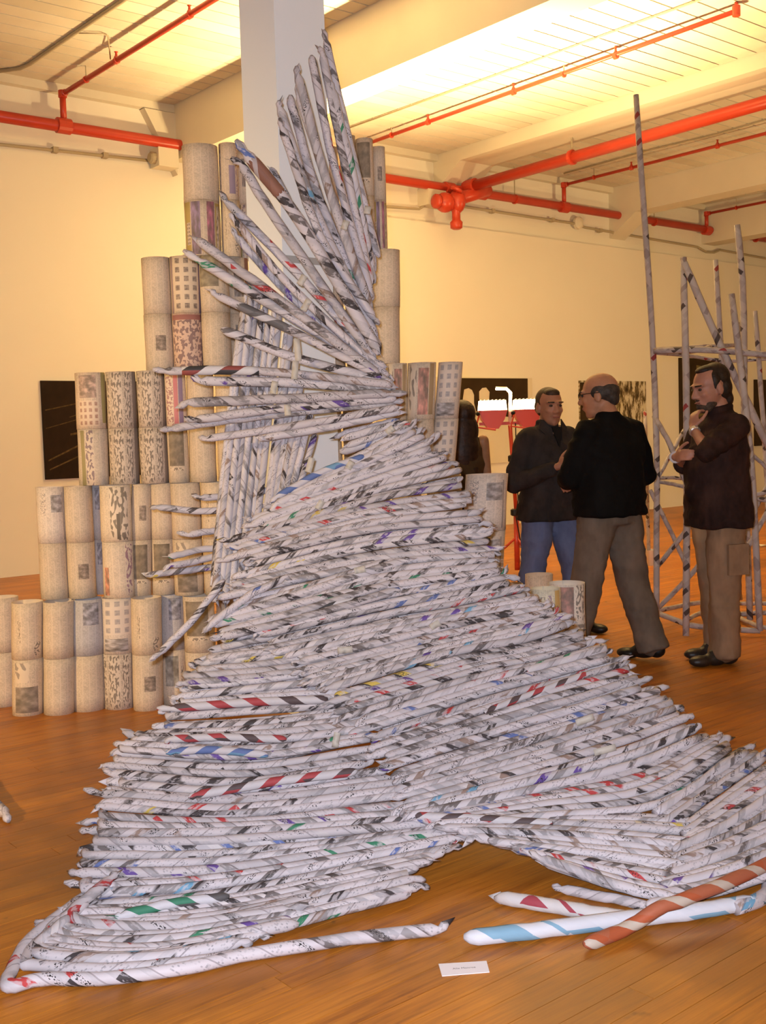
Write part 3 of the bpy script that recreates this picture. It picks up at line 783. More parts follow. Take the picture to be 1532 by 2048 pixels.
# left mass: left end, two middle points, inner end
LROWS = [
 [(452, 1262), (600, 1215), (760, 1190)],
 [(432, 1305), (600, 1275), (790, 1215)],
 [(398, 1335), (570, 1318), (760, 1270)],
 [(372, 1375), (540, 1358), (735, 1335)],
 [(355, 1412), (540, 1398), (740, 1385)],
 [(318, 1462), (520, 1455), (745, 1432)],
 [(242, 1498), (500, 1510), (740, 1478)],
 [(232, 1560), (470, 1572), (745, 1540)],
 [(215, 1612), (480, 1625), (830, 1585)],
 [(186, 1672), (480, 1668), (880, 1640)],
 [(178, 1745), (460, 1735), (905, 1665)],
 [(168, 1805), (450, 1775), (900, 1690)],
 [(120, 1850), (430, 1835), (830, 1745)],
 [(62, 1905), (400, 1890), (820, 1790)]]
bundle(LROWS, 45, 11, 0.0, .0160, (14, 22), tipsA=(3, 3, 2), tips=(0, 2, 1), dmod=lambda a, b, t: .02)
bundle([[q_[0], q_[1], (q_[2][0]-60, q_[2][1])] for q_ in LROWS], 26, 12, .06, .0185, (6, 20))
# right mass
RROWS = [
 [(480, 1245), (740, 1185), (862, 1162), (985, 1135)],
 [(575, 1300), (800, 1250), (930, 1225), (1062, 1200)],
 [(650, 1370), (900, 1300), (1040, 1270), (1128, 1245)],
 [(705, 1425), (950, 1350), (1090, 1318), (1185, 1290)],
 [(745, 1480), (980, 1405), (1140, 1362), (1235, 1335)],
 [(770, 1520), (1010, 1440), (1180, 1390), (1270, 1362)],
 [(800, 1572), (1040, 1500), (1220, 1440), (1335, 1405)],
 [(815, 1610), (1060, 1545), (1250, 1490), (1370, 1445)],
 [(840, 1630), (1080, 1580), (1270, 1530), (1405, 1475)],
 [(870, 1640), (1100, 1605), (1290, 1575), (1450, 1485)],
 [(880, 1650), (1120, 1635), (1330, 1610), (1490, 1508)]]
bundle(RROWS, 48, 21, -.01, .0158, (22, 10), tipsA=(1, 2), tips=(0, 0, 2, 3))
bundle([[(q_[0][0]+70, q_[0][1]-18)]+q_[1:] for q_ in RROWS], 26, 22, .055, .0180, (14, 4))
bundle([[(215, 1760), (150, 1835), (330, 1850), (560, 1818)], [(175, 1800), (105, 1872), (300, 1895), (560, 1850)], [(120, 1850), (75, 1912), (280, 1918), (470, 1888)]], 7, 14, -.02, .0170, (6, 20), seg=22)
# lower right: flat courses running to the ridge, then the facet beyond it
R2 = [
 [(870, 1650), (1120, 1648), (1375, 1662)],
 [(940, 1668), (1150, 1680), (1360, 1700)],
 [(1015, 1688), (1190, 1716), (1345, 1740)],
 [(1085, 1712), (1220, 1748), (1335, 1772)],
 [(1110, 1735), (1240, 1780), (1325, 1802)]]
bundle(R2, 12, 31, -.01, .0165, (12, 8))
bundle([[(900, 1646), (1130, 1630), (1345, 1636)], [(920, 1655), (1150, 1650), (1370, 1655)]], 4, 33, .01, .018, (10, 6))
bundle(R2, 5, 32, .05, .0185, (0, 4))
R3 = [
 [(1300, 1625), (1400, 1560), (1492, 1500)],
 [(1350, 1650), (1440, 1585), (1530, 1520)],
 [(1378, 1672), (1460, 1610), (1548, 1545)],
 [(1362, 1702), (1460, 1655), (1552, 1600)],
 [(1345, 1740), (1450, 1700), (1556, 1655)],
 [(1330, 1775), (1440, 1745), (1560, 1700)],
 [(1300, 1810), (1440, 1785), (1570, 1745)]]
bundle(R3, 19, 41, -.015, .0165, (8, 6), tips=(0, 1))
bundle(R3, 11, 42, .06, .0185, (0, 0), tips=(0, 1))
# middle courses
M1 = [
 [(600, 975), (720, 910), (815, 850)],
 [(548, 1015), (730, 940), (862, 890)],
 [(520, 1045), (740, 975), (903, 935)],
 [(500, 1080), (740, 1015), (930, 985)],
 [(490, 1110), (730, 1055), (945, 1030)],
 [(500, 1150), (740, 1095), (962, 1070)],
 [(475, 1195), (740, 1140), (985, 1118)],
 [(455, 1250), (700, 1190), (985, 1145)]]
bundle(M1, 26, 51, -.02, .0160, (40, 10), tipsA=(1, 2), tips=(0, 0, 2, 3))
bundle(M1, 12, 52, .04, .0180, (40, 6))
bundle([[(445, 1225), (600, 1170), (760, 1120)], [(455, 1275), (620, 1235), (800, 1180)]], 5, 53, -.03, .018, (20, 30))
# upright rods left of the column
V = [
 [(425, 1168), (446, 930), (474, 690)],
 [(435, 1185), (464, 900), (492, 612)],
 [(450, 1190), (482, 890), (512, 585)],
 [(470, 1195), (502, 900), (534, 600)],
 [(495, 1195), (525, 930), (556, 630)],
 [(515, 1180), (552, 950), (582, 690)],
 [(530, 1165), (572, 980), (612, 800)],
 [(550, 1150), (600, 990), (645, 860)]]
bundle(V, 17, 61, .10, .0160, (22, 26), tips=(1, 0))
bundle(V[:6], 6, 62, .17, .0160, (10, 30))
# the fan: tip -> root, one rod each
rnf = random.Random(71)
FAN = [((654, 91), (700, 290), (752, 500), 5.06), ((647, 119), (690, 330), (741, 560), 5.02), ((625, 124), (668, 330), (738, 575), 5.0), ((668, 190), (708, 360), (742, 530), 5.04),
 ((598, 160), (655, 370), (738, 612), 4.98), ((582, 206), (640, 400), (744, 640), 5.0), ((563, 226), (630, 420), (746, 660), 4.97), ((568, 266), (640, 470), (742, 628), 4.95),
 ((499, 315), (598, 440), (750, 690), 4.93), ((488, 338), (580, 480), (744, 712), 4.95), ((547, 345), (620, 480), (748, 670), 5.0),
 ((461, 411), (570, 520), (738, 705), 4.97), ((476, 448), (570, 560), (745, 728), 4.95), ((479, 480), (560, 570), (730, 735), 5.02),
 ((404, 486), (560, 600), (748, 742), 4.93), ((408, 527), (560, 620), (765, 745), 4.96), ((441, 594), (580, 660), (752, 748), 4.93), ((457, 664), (590, 715), (768, 762), 4.95),
 ((340, 742), (520, 742), (772, 768), 4.92), ((413, 762), (560, 765), (772, 777), 4.96), ((388, 805), (560, 798), (768, 787), 4.93), ((400, 838), (580, 815), (780, 798), 4.95),
 ((352, 856), (520, 832), (782, 805), 4.97), ((423, 876), (600, 850), (786, 817), 4.92), ((537, 875), (680, 850), (790, 825), 4.95),
 ((600, 200), (660, 380), (742, 590), 5.08), ((500, 560), (620, 650), (760, 740), 5.05), ((660, 150), (700, 330), (746, 520), 5.1),
 ((322, 1015), (420, 1022), (520, 1012), 5.0), ((300, 1150), (380, 1140), (470, 1128), 4.98), ((350, 1130), (400, 1120), (480, 1100), 4.97), ((346, 1112), (400, 1100), (470, 1090), 5.02), ((326, 1300), (385, 1240), (440, 1170), 4.62), ((424, 1248), (500, 1190), (560, 1160), 4.55), ((408, 995), (470, 992), (540, 980), 5.02), ((384, 1068), (450, 1058), (500, 1055), 5.02)]
for tip, mid, root, d in FAN:
    r = .0195*rnf.uniform(.88, 1.15)
    if tip == (499, 315): r = .027
    if tip[1] > 950: r = .016
    px = [tip, mid, root]; pts = [P(tip[0], tip[1], d-.06), P(mid[0], mid[1], d), P(root[0], root[1], d+.04)]
    sm = {(499, 315): 'MBN', (340, 742): 'MRS', (441, 594): 'MGS'}.get(tip)
    if sm:
        mm_ = striped({'MBN': 'brown_picture_paper', 'MRS': 'black_and_red_striped_paper', 'MGS': 'grey_picture_paper'}[sm], *{'MBN': ((.27, .13, .09), (.23, .11, .08), (.42, .36, .36), .85), 'MRS': ((.05, .045, .045), (.26, .07, .06), (.60, .57, .58), .5), 'MGS': ((.12, .11, .11), (.17, .155, .155), (.55, .52, .53), .7)}[sm])
        addrod(pts, r, rnf, nseg=12, tipA=2, tipB=1, wob=0)
        ta, tb = {'MBN': (.02, .36), 'MRS': (.08, .52), 'MGS': (.12, .52)}[sm]
        ln_ = crom(pts, 60)[int(60*ta):int(60*tb)]
        o_ = rod_mb([ln_[0], ln_[len(ln_)//2], ln_[-1]], r*1.10, rnf, nseg=10, tipA=0, tipB=0, wob=0).obj('printed_sheet', mm_, SC, smooth=True)
        o_['label'] = {'MBN': 'brown printed sheet round a thick rod', 'MRS': 'sheet with black, white and red stripes', 'MGS': 'sheet with a grey picture'}[sm]; continue
    addrod(pts, r, rnf, nseg=12, tipA=rnf.choice((1, 2, 2)), tipB=rnf.choice((1, 2)), wob=.004)
# right silhouette: open rod ends over the rolls, loose short pieces between the fan and the middle courses
bundle([[(690, 860), (740, 850), (790, 838)], [(700, 905), (770, 880), (815, 860)]], 4, 75, .06, .018, (10, 10))
# rods whose stripes stand out
MRS = striped('red_striped_newspaper', (.38, .06, .065), (.10, .07, .07), (.56, .52, .53), .42)
MGS = striped('grey_striped_newspaper', (.05, .045, .045), (.22, .20, .20), (.58, .55, .57), .5)
MBS = striped('blue_striped_newspaper', (.12, .17, .36), (.16, .30, .44), (.56, .52, .54), .5)
MBN = striped('brown_picture_newspaper', (.27, .13, .09), (.23, .11, .08), (.42, .36, .36), .85)
MGN = striped('green_striped_newspaper', (.05, .20, .12), (.10, .09, .09), (.58, .55, .57), .5)
rsp = random.Random(8)
for px, off, r_, mm_, lb in [
    ([(352, 1416), (500, 1404), (640, 1399)], -.025, .017, MRS, 'rod with red and white stripes'),
    ([(350, 1478), (440, 1474), (560, 1478)], -.022, .015, MRS, 'rod with dark red stripes'),
    ([(405, 1588), (560, 1562), (700, 1545)], -.025, .016, MRS, 'rod with red stripes lower in the left mass'),
    ([(362, 1502), (430, 1500), (520, 1508)], -.022, .015, MBS, 'rod with blue stripes'),
    ([(255, 1828), (340, 1808), (440, 1795)], -.020, .015, MGN, 'rod with green stripes'),
    ([(985, 1418), (1080, 1382), (1168, 1350)], -.028, .013, MRS, 'rod with red stripes in the right mass'),
    ([(840, 1632), (960, 1638), (1090, 1646)], -.025, .015, MRS, 'rod with red stripes at the crossing'),
    ([(560, 990), (640, 945), (720, 915)], -.04, .015, MBS, 'rod with blue stripes above the middle courses'),
    ([(470, 1262), (600, 1222), (720, 1200)], -.03, .017, MGS, 'rod with grey and white stripes')]:
    pts = [P3(a_, b_, off, r_) for a_, b_ in px]
    o_ = rod_mb(pts, r_, rsp, nseg=12, tipA=2, tipB=1).obj('striped_rod', mm_, SC, smooth=True); o_['label'] = lb
if EXTRA.v: EXTRA.obj('paper_rods_behind', MROD, SC, stuff=True, smooth=True)
print('rods', NR[0], 'extra verts', len(EXTRA.v))
# masking tape holding the rods
rt = random.Random(5)
for (x, y, a, L) in [(595, 700, 95, 60), (590, 740, 85, 50), (612, 610, 60, 34), (548, 775, 80, 34), (575, 820, 95, 30), (690, 450, 70, 26), (604, 560, 60, 30), (720, 1140, 10, 30), (690, 1300, 5, 40), (672, 1480, 80, 40), (870, 1250, 30, 28), (700, 930, 60, 24), (1170, 1440, 20, 50), (1210, 1500, 15, 60), (620, 930, 75, 40), (640, 1010, 60, 26), (780, 860, 40, 24), (735, 420, 80, 22)]:
    d = dfun(x, y)-.075 if y > 830 else 4.885
    ca, sa = math.cos(math.radians(a)), math.sin(math.radians(a)); wpx = 6.5; L *= .75; mb = MB(); n = 5; vs = []
    for k in range(n+1):
        f = (k/n-.5)*L
        for s in (-1, 1):
            vs.append(P(x+ca*f-sa*s*wpx, y-sa*f-ca*s*wpx, d+rt.uniform(-.008, .008)))
    back = [v+FW*.0015 for v in vs]; N = len(vs)
    fs = [(2*k, 2*k+1, 2*k+3, 2*k+2) for k in range(n)]+[(N+2*k, N+2*k+2, N+2*k+3, N+2*k+1) for k in range(n)]
    fs += [(2*k, 2*k+2, N+2*k+2, N+2*k) for k in range(n)]+[(2*k+1, N+2*k+1, N+2*k+3, 2*k+3) for k in range(n)]+[(0, N, N+1, 1), (2*n, 2*n+1, N+2*n+1, N+2*n)]
    mb.add(vs+back, fs).obj('tape_strip', MTAPE, SC, smooth=True)

# loose rods that lie on the floor round the sculpture
def loose(px, r, label, seed, tips=(1, 1), z=0.0, group=None, mat=None, nseg=16, zs=None):
    rn = random.Random(seed)
    pts = [FL(x, y, r*1.03+(zs[i] if zs else z)) for i, (x, y) in enumerate(px)]
    mb = rod_mb(pts, r, rn, nseg=nseg, tipA=tips[0], tipB=tips[1], wob=.004)
    base = pts[0].copy(); base.z = 0
    o = mb.obj('loose_paper_rod', mat or MROD, loc=base, smooth=True); tag(o, label, 'paper rod', None); return o
MOR = striped('orange_striped_newspaper', (.42, .10, .04), (.40, .12, .06), (.52, .43, .35), .72)
MBL = striped('pale_blue_newspaper', (.62, .62, .66), (.22, .38, .50), (.64, .64, .68), .6)
MRD = striped('red_flecked_newspaper', (.60, .56, .55), (.36, .06, .08), (.62, .57, .55), .62)
loose([(955, 1874), (1100, 1858), (1260, 1838), (1400, 1822), (1490, 1806)], .024, 'pale blue paper rod lying on the floor in front, one end near the name card', 81, (1, 1), mat=MBL)
loose([(1186, 1884), (1260, 1852), (1330, 1812), (1440, 1772), (1560, 1715)], .020, 'orange striped paper rod lying across the bottom right corner of the sculpture', 82, (1, 0), mat=MOR, zs=[0, .01, .055, .07, .07])
loose([(1015, 1797), (1080, 1808), (1160, 1822), (1245, 1835)], .022, 'short red flecked paper rod on the floor left of the orange striped one', 83, (1, 1), mat=MRD)
loose([(1135, 1780), (1185, 1790), (1240, 1800), (1300, 1815)], .016, 'small crumpled paper rod on the floor above the red flecked one', 84, (2, 2))
loose([(1470, 1818), (1525, 1795), (1545, 1760), (1580, 1700)], .022, 'bent paper rod at the lower right edge of the photograph', 85, (0, 1))
loose([(862, 1860), (700, 1878), (480, 1912), (380, 1936), (200, 1957), (85, 1958), (30, 1972), (14, 1968), (20, 1945), (60, 1880), (150, 1808), (190, 1782)], .0185, 'longest outer paper rod on the floor, folded round the lower left corner', 86, (2, 1), nseg=44)
loose([(800, 1866), (640, 1885), (470, 1912), (360, 1926), (200, 1938), (75, 1930), (48, 1925), (70, 1890), (130, 1846)], .0165, 'second paper rod folded round the lower left corner, inside the longest one', 87, (2, 1), nseg=40)
loose([(-40, 1560), (-15, 1600), (8, 1625)], .022, 'crumpled end of a paper rod poking in at the left edge', 88, (0, 2))
# name card on the floor
ca_ = [FL(x, y) for x, y in ((877, 1929), (973, 1923), (979, 1945), (884, 1953))]
t = thing('name_card', 'small white name card lying on the floor in front of the sculpture', 'card', sum(ca_, Vector())/4)
MCARD = plain('card_paper', (.86, .80, .80), .6, .2, 0, .01)
MB().prism([ca_[3], ca_[2], ca_[1], ca_[0]], (0, 0, .002)).obj('card', MCARD, t)
fc = bpy.data.curves.new('lettering', 'FONT'); fc.body = 'Alix Monroe'; fc.size = 1; fc.align_x = 'CENTER'; fc.align_y = 'CENTER'; fc.extrude = .004
fo = bpy.data.objects.new('tmp', fc); me = bpy.data.meshes.new_from_object(fo); bpy.data.objects.remove(fo)
ex = ((ca_[2]+ca_[1])-(ca_[0]+ca_[3])).normalized(); ey = Vector((0, 0, 1)).cross(ex)
wd = ((ca_[1]-ca_[0]).length)
mm = Matrix.Identity(4); sc = wd*.5/5.4
ctr = sum(ca_, Vector())/4
for i in range(3): mm[i][0] = ex[i]*sc; mm[i][1] = ey[i]*sc; mm[i][2] = (0, 0, sc)[i]; mm[i][3] = ctr[i]+(0, 0, .0021)[i]
me.transform(mm); link('lettering', me, plain('grey_print', (.18, .15, .15), .7), t)

# ------------------------------------------------------------------ work light
lp = FL(1035, 1150); lz = PL(1018, 826, 1, lp.y).z
lx = Vector((PL(1020, 850, 1, lp.y).x, lp.y, 0))
st = thing('work_light_stand', 'tall red tripod work light stand with two glowing halogen heads, left of the talking men', 'lamp', lp)
MB().tube([lp+Vector((0, 0, .05)), lp+Vector((0, 0, .62))], .028, 12).obj('lower_pole', MRED, st, smooth=True)
MB().tube([lp+Vector((0, 0, .62)), lx+Vector((0, 0, lz-.12))], .020, 12).obj('upper_pole', MRED, st, smooth=True)
for z in (.62, 1.15): 
    q = lp.lerp(lx+Vector((0, 0, lz)), z/lz); q.z = z
    MB().lathe(q-Vector((0, 0, .03)), [(.025, 0), (.04, .01), (.04, .06), (.025, .07)], 12).obj('clamp_collar', MBLACK, st)
for a in (20, 140, 260):
    e = lp+Vector((math.cos(math.radians(a))*.42, math.sin(math.radians(a))*.42, .012))
    lg = MB().tube([lp+Vector((0, 0, .38)), e], .012, 8).obj('leg', MRED, st)
    MB().ball(e, (.022, .022, .012)).obj('foot', MBLACK, lg)
top = lx+Vector((0, 0, lz-.10))
MB().obox(top, RX*.30, FW*.015, Vector((0, 0, .015))).obj('crossbar', MRED, st)
MGUARD = plain('steel_guard', (.30, .25, .18), .3, .5, .6)
def emit(name, col, s):
    q = NT(name); q.b.inputs['Emission Color'].default_value = (*col, 1); q.b.inputs['Emission Strength'].default_value = s
    q.out(col, .4); return q.m
MGLOW = emit('halogen_glass', (1, .80, .50), 12)
for k, s in ((0, -1), (1, 1)):
    c0 = top+RX*(.17*s)+Vector((0, 0, .10))
    hd = MB()
    prof = [(-.05, -.15), (.05, -.15), (.11, -.06), (.14, .03), (-.14, .03), (-.11, -.06)]
    hd.prism([c0+RX*a+Vector((0, 0, b))-FW*.09 for a, b in prof], FW*.18)
    h = hd.obj('lamp_head', MRED, st)
    MB().prism([c0+RX*a+Vector((0, 0, b))-FW*.085 for a, b in [(-.135, .031), (.135, .031), (.125, .125), (-.125, .125)]], FW*.17).obj('glowing_glass', MGLOW, h)
    gd = MB()
    for q_ in range(7):
        u_ = -.12+.04*q_; gd.tube([c0+RX*u_-FW*.095+Vector((0, 0, .03)), c0+RX*u_*.93-FW*.092+Vector((0, 0, .135)), c0+RX*u_*.93+FW*.09+Vector((0, 0, .135))], .0022, 5)
    gd.tube([c0-RX*.135-FW*.096+Vector((0, 0, .07)), c0+RX*.135-FW*.096+Vector((0, 0, .07))], .0022, 5)
    gd.obj('wire_guard', MGUARD, h)
    MB().tube([c0-RX*.13-FW*.1+Vector((0, 0, .03)), c0-RX*.17-FW*.1+Vector((0, 0, -.13)), c0+RX*.02-FW*.1+Vector((0, 0, -.16))], .010, 8).obj('yoke', MRED, h)
    MB().ball(c0-RX*.15-FW*.1+Vector((0, 0, .0)), .022).obj('tilt_knob', MBLACK, h)
    for kind_, en_, sp_ in (('AREA', 100, None), ('SPOT', 3000, math.radians(105))):
        L = light('halogen_bulb', kind_, tuple(c0+Vector((0, 0, .15))), en_, TUNG, .2 if kind_ == 'AREA' else .06, tuple(c0+Vector((-.15, .4, 4))), sp_, 1.0)
        L.parent = h; L.location = c0+Vector((0, 0, .15))-WL[h.name]
MB().tube([top+Vector((0, 0, 0)), top+Vector((0, 0, .30))+RX*.01, top+Vector((0, 0, .34))-RX*.03, top+Vector((0, 0, .345))-RX*.13], .016, 10).obj('handle', plain('pale_handle', (.8, .75, .6), .4), st, smooth=True)
MB().tube([top+RX*.05-FW*.03, lx+Vector((.04, -.04, 1.0)), lx+Vector((.03, -.06, .75)), lp+Vector((-.06, -.05, .60)), lp+Vector((.02, -.04, .3)), lp+Vector((.05, -.3, .01))], .006, 6).obj('cable', MBLACK, st, smooth=True)

# ------------------------------------------------------------------ rod tower (right)
def mottled():
    q = NT('tower_newspaper'); s = q.sep(q.uv())
    w1 = q.white(q.comb(q.math('FLOOR', q.math('DIVIDE', s[0], .03)), q.math('FLOOR', q.math('MULTIPLY', s[1], 2)), 5))
    c_ = q.ramp(w1, [(0, (.46, .41, .39)), (.45, (.40, .35, .33)), (.80, (.30, .25, .24)), (.91, (.08, .06, .055)), (.95, (.46, .40, .37)), (.988, (.28, .05, .05)), (.994, (.42, .37, .34))], 'CONSTANT')
    q.out(c_, .65, .2); q.bump(q.noise(q.uv(), 8, 2), .4, .004); return q.m
MTOW = mottled()
tw = thing('rod_tower', 'open scaffold tower of thin newspaper rods standing behind the bearded man', 'sculpture', tuple(FL(1400, 1250)))
rtw = random.Random(91)
def trod(px, d, r=.021, mat=None):
    ds = d if isinstance(d, (list, tuple)) else [d]*len(px)
    pts = []
    for (x, y), dd in zip(px, ds):
        q = P(x, y, dd)
        if q.z < r: q = FL(x, y, r*1.02)
        pts.append(q)
    if len(pts) == 2: pts = [pts[0], (pts[0]+pts[1])/2, pts[1]]
    rod_mb(pts, r, rtw, nseg=10, tipA=0, tipB=0, wob=.004).obj('tower_rod', mat or MTOW, tw, smooth=True)
TA, TB, TC, TD = 7.75, 7.5, 8.2, 7.9
for px, d, r in [
 ([(1313, 1262), (1310, 780), (1272, 190)], 7.75, .022),
 ([(1372, 1272), (1374, 900), (1367, 515)], 7.5, .024),
 ([(1520, 1262), (1500, 900), (1463, 588)], 7.4, .023),
 ([(1500, 1240), (1490, 900), (1486, 580), (1474, 450)], 7.9, .024),
 ([(1480, 1200), (1455, 900), (1431, 520)], 8.3, .021),
 ([(1545, 1250), (1530, 900), (1510, 622)], 8.2, .019),
 ([(1485, 760), (1478, 645)], 8.6, .015),
 ([(1308, 702), (1420, 700), (1560, 712)], [7.7, 7.5, 7.4], .022),
 ([(1308, 700), (1395, 694), (1470, 690)], [7.8, 8.1, 8.3], .017),
 ([(1308, 706), (1380, 712), (1460, 722), (1560, 716)], [7.85, 8.2, 8.3, 8.2], .014),
 ([(1368, 705), (1400, 700), (1430, 690)], [7.5, 7.9, 8.3], .015),
 ([(1368, 525), (1440, 690), (1540, 900)], [7.45, 7.5, 7.55], .026),
 ([(1308, 832), (1340, 890), (1372, 965)], [7.75, 7.6, 7.5], .019),
 ([(1316, 955), (1368, 860)], [7.75, 8.1], .015),
 ([(1298, 958), (1340, 955), (1372, 958)], [7.9, 8.0, 8.1], .014),
 ([(1310, 962), (1345, 968), (1374, 974)], [7.75, 7.6, 7.5], .014),
 ([(1316, 1132), (1372, 1062), (1440, 980)], [7.75, 7.6, 7.5], .018),
 ([(1300, 980), (1340, 1060), (1372, 1130)], [7.9, 7.9, 7.9], .017),
 ([(1318, 1215), (1372, 1160), (1420, 1105)], [7.75, 7.6, 7.5], .018),
 ([(1311, 1224), (1345, 1238), (1372, 1248)], [7.75, 7.6, 7.5], .020),
 ([(1311, 1222), (1370, 1210), (1440, 1200)], [7.75, 8.1, 8.3], .017),
 ([(1372, 1250), (1440, 1256), (1520, 1262)], [7.5, 7.45, 7.4], .020),
 ([(1372, 1240), (1410, 1222), (1450, 1205)], [7.5, 7.9, 8.3], .016),
 ([(1400, 1228), (1480, 1228), (1545, 1224)], 8.0, .018),
 ([(1460, 1208), (1550, 1206)], 8.4, .016),
 ([(1480, 985), (1530, 1000), (1570, 1000)], [7.9, 7.8, 7.8], .019),
 ([(1470, 992), (1510, 990), (1560, 975)], 7.5, .017),
 ([(1483, 1120), (1520, 1050), (1556, 985)], 7.5, .018),
 ([(1478, 1100), (1500, 1040), (1540, 960)], 8.0, .016),
 ([(1455, 1180), (1475, 1130), (1495, 1095)], 7.8, .016),
 ([(1500, 905), (1560, 960)], 7.7, .014),
 ([(1470, 1230), (1510, 1250), (1560, 1262)], [8.3, 7.6, 7.4], .016)]:
    trod(px, d, r)
t = thing('leaning_stick', 'single thin rod standing in a white cup left of the tower', 'stick', tuple(FL(1298, 1130)))
cb_ = FL(1298, 1130); tp = PL(1290, 822, 1, cb_.y)
rod_mb([cb_+Vector((0, 0, .02)), (cb_+tp)/2, tp], .020, rtw, nseg=8, tipA=0, tipB=0).obj('rod', MTOW, t, smooth=True)
MWHITE = plain('white_plastic', (.75, .68, .58), .5, .3, 0, .02)
o = MB().lathe(cb_, [(.068, 0), (.085, .16), (.082, .16), (.064, .012), (.001, .012)], 18).obj('white_cup', MWHITE, loc=cb_); tag(o, 'white cup on the far floor holding a thin upright rod', 'cup')
# pale frame of rods behind the lamp stand
t = thing('paper_rod_stand', 'low pale frame of newspaper rods on the floor behind the red lamp stand', 'sculpture', tuple(FL(1060, 1140)))
for px, d, r in [([(1045, 975), (1050, 1128)], 12.2, .030), ([(1058, 1028), (1062, 1135)], 12.0, .030), ([(1030, 1025), (1068, 1020)], 12.1, .030), ([(1040, 1130), (1085, 1138)], 12.0, .032), ([(1036, 1092), (1080, 1090)], 12.2, .022), ([(1080, 1010), (1085, 1138)], 12.1, .028)]:
    pts = [P(x, y, d) for x, y in px]
    pts = [pts[0], (pts[0]+pts[1])/2, pts[1]]
    for q in pts: q.z = max(q.z, r*1.02)
    rod_mb(pts, r, rtw, nseg=6, tipA=0, tipB=0).obj('frame_rod', MTOW, t, smooth=True)
# scraps of paper on the far floor
rs = random.Random(17); k = 0
for x, y in [(1280, 1118), (1384, 1078), (1470, 1040), (1410, 1020), (1503, 1075), (1340, 1012), (1440, 1030), (1516, 1050), (1480, 1100), (1526, 1092)]:
    q = FL(x, y); mb = MB()
    a = rs.random()*3; ax = Vector((math.cos(a), math.sin(a), 0)); ay = Vector((-math.sin(a), math.cos(a), 0))
    s = rs.uniform(.04, .09)
    vs = [q-ax*s+Vector((0, 0, .003)), q+ay*s*.6+Vector((0, 0, .02)), q+ax*s+Vector((0, 0, .004)), q-ay*s*.5+Vector((0, 0, .012))]
    mb.prism(vs, (0, 0, .003)); o = mb.obj('paper_scrap', MWHITE, loc=q)
    tag(o, 'scrap of white paper on the floor beyond the rod tower', 'scrap', 'paper scraps on the far floor')
# ------------------------------------------------------------------ people
def remesh(mb, name, voxel, smooth=3, mat=None):
    me = mb.mesh(name)
    bm = bmesh.new(); bm.from_mesh(me); bmesh.ops.remove_doubles(bm, verts=bm.verts, dist=1e-6); bmesh.ops.recalc_face_normals(bm, faces=bm.faces); bm.to_mesh(me); bm.free()
    o = bpy.data.objects.new('tmp', me); COL.objects.link(o)
    r = o.modifiers.new('r', 'REMESH'); r.mode = 'VOXEL'; r.voxel_size = voxel; r.use_smooth_shade = True
    if smooth:
        s = o.modifiers.new('s', 'SMOOTH'); s.factor = .5; s.iterations = smooth
    dg = bpy.context.evaluated_depsgraph_get(); dg.update()
    out = bpy.data.meshes.new_from_object(o.evaluated_get(dg)); out.name = name
    bpy.data.objects.remove(o); bpy.data.meshes.remove(me); out.materials.clear()
    return out
def folds(me, amp, seed, vert=True):
    n = len(me.vertices); co = [0.0]*(3*n); me.vertices.foreach_get('co', co)
    nr = [0.0]*(3*n); me.vertices.foreach_get('normal', nr)
    for i in range(n):
        x, y, z = co[3*i:3*i+3]
        k = mnoise.noise(Vector((x*7+seed, y*7, z*(3.2 if vert else 9))))
        k2 = mnoise.noise(Vector((x*4, y*4+seed, z*13+x*6)))
        d = (abs(k)*-1.5+.50)*amp+(abs(k2)*-1.3+.42)*amp*.8
        for c_ in range(3): co[3*i+c_] += nr[3*i+c_]*d
    me.vertices.foreach_set('co', co); me.update(); return me
def cloth(name, col, var=.2, bump=.5, sc=9, rough=.85):
    q = NT(name); c_ = q.ob(); s = q.sep(c_)
    n1 = q.noise(q.comb(s[0], s[1], q.math('MULTIPLY', s[2], .6)), sc, 3, .6)
    q.out(q.ramp(n1, [(.3, tuple(x*(1-var) for x in col)), (.7, tuple(min(1, x*(1+var)) for x in col))]), rough, .15)
    q.bump(n1, bump, .02); return q.m
def skin_mat(name, col):
    q = NT(name); n1 = q.noise(q.ob(), 14, 3)
    q.out(q.ramp(n1, [(.35, tuple(x*.88 for x in col)), (.65, tuple(min(1, x*1.1) for x in col))]), .5, .35)
    q.b.inputs['Subsurface Weight'].default_value = .08
    return q.m
def head_prims(mb, M, ear=True, face=True):
    """M: matrix, origin at skull centre, +Y the face"""
    R = M.to_3x3()
    B = lambda c, r: mb.ball(M @ Vector(c), r, 16, 12, R)
    B((0, -.012, .028), (.076, .098, .088)); B((0, .018, -.02), (.067, .078, .088)); B((0, .035, -.075), (.050, .052, .045))
    B((0, .062, -.098), (.026, .024, .022))
    if face:
        mb.capsule(M @ Vector((0, .090, .012)), M @ Vector((0, .108, -.028)), .010, .016, 10)
        B((0, .075, .026), (.056, .024, .012)); B((.034, .066, -.022), (.024, .022, .022)); B((-.034, .066, -.022), (.024, .022, .022))
        B((0, .088, -.058), (.024, .010, .006)); B((0, .086, -.068), (.021, .011, .007))
        B((.015, .098, -.034), (.009, .010, .008)); B((-.015, .098, -.034), (.009, .010, .008))
    if ear:
        for s in (-1, 1): B((.077*s, -.008, -.012), (.010, .020, .033))
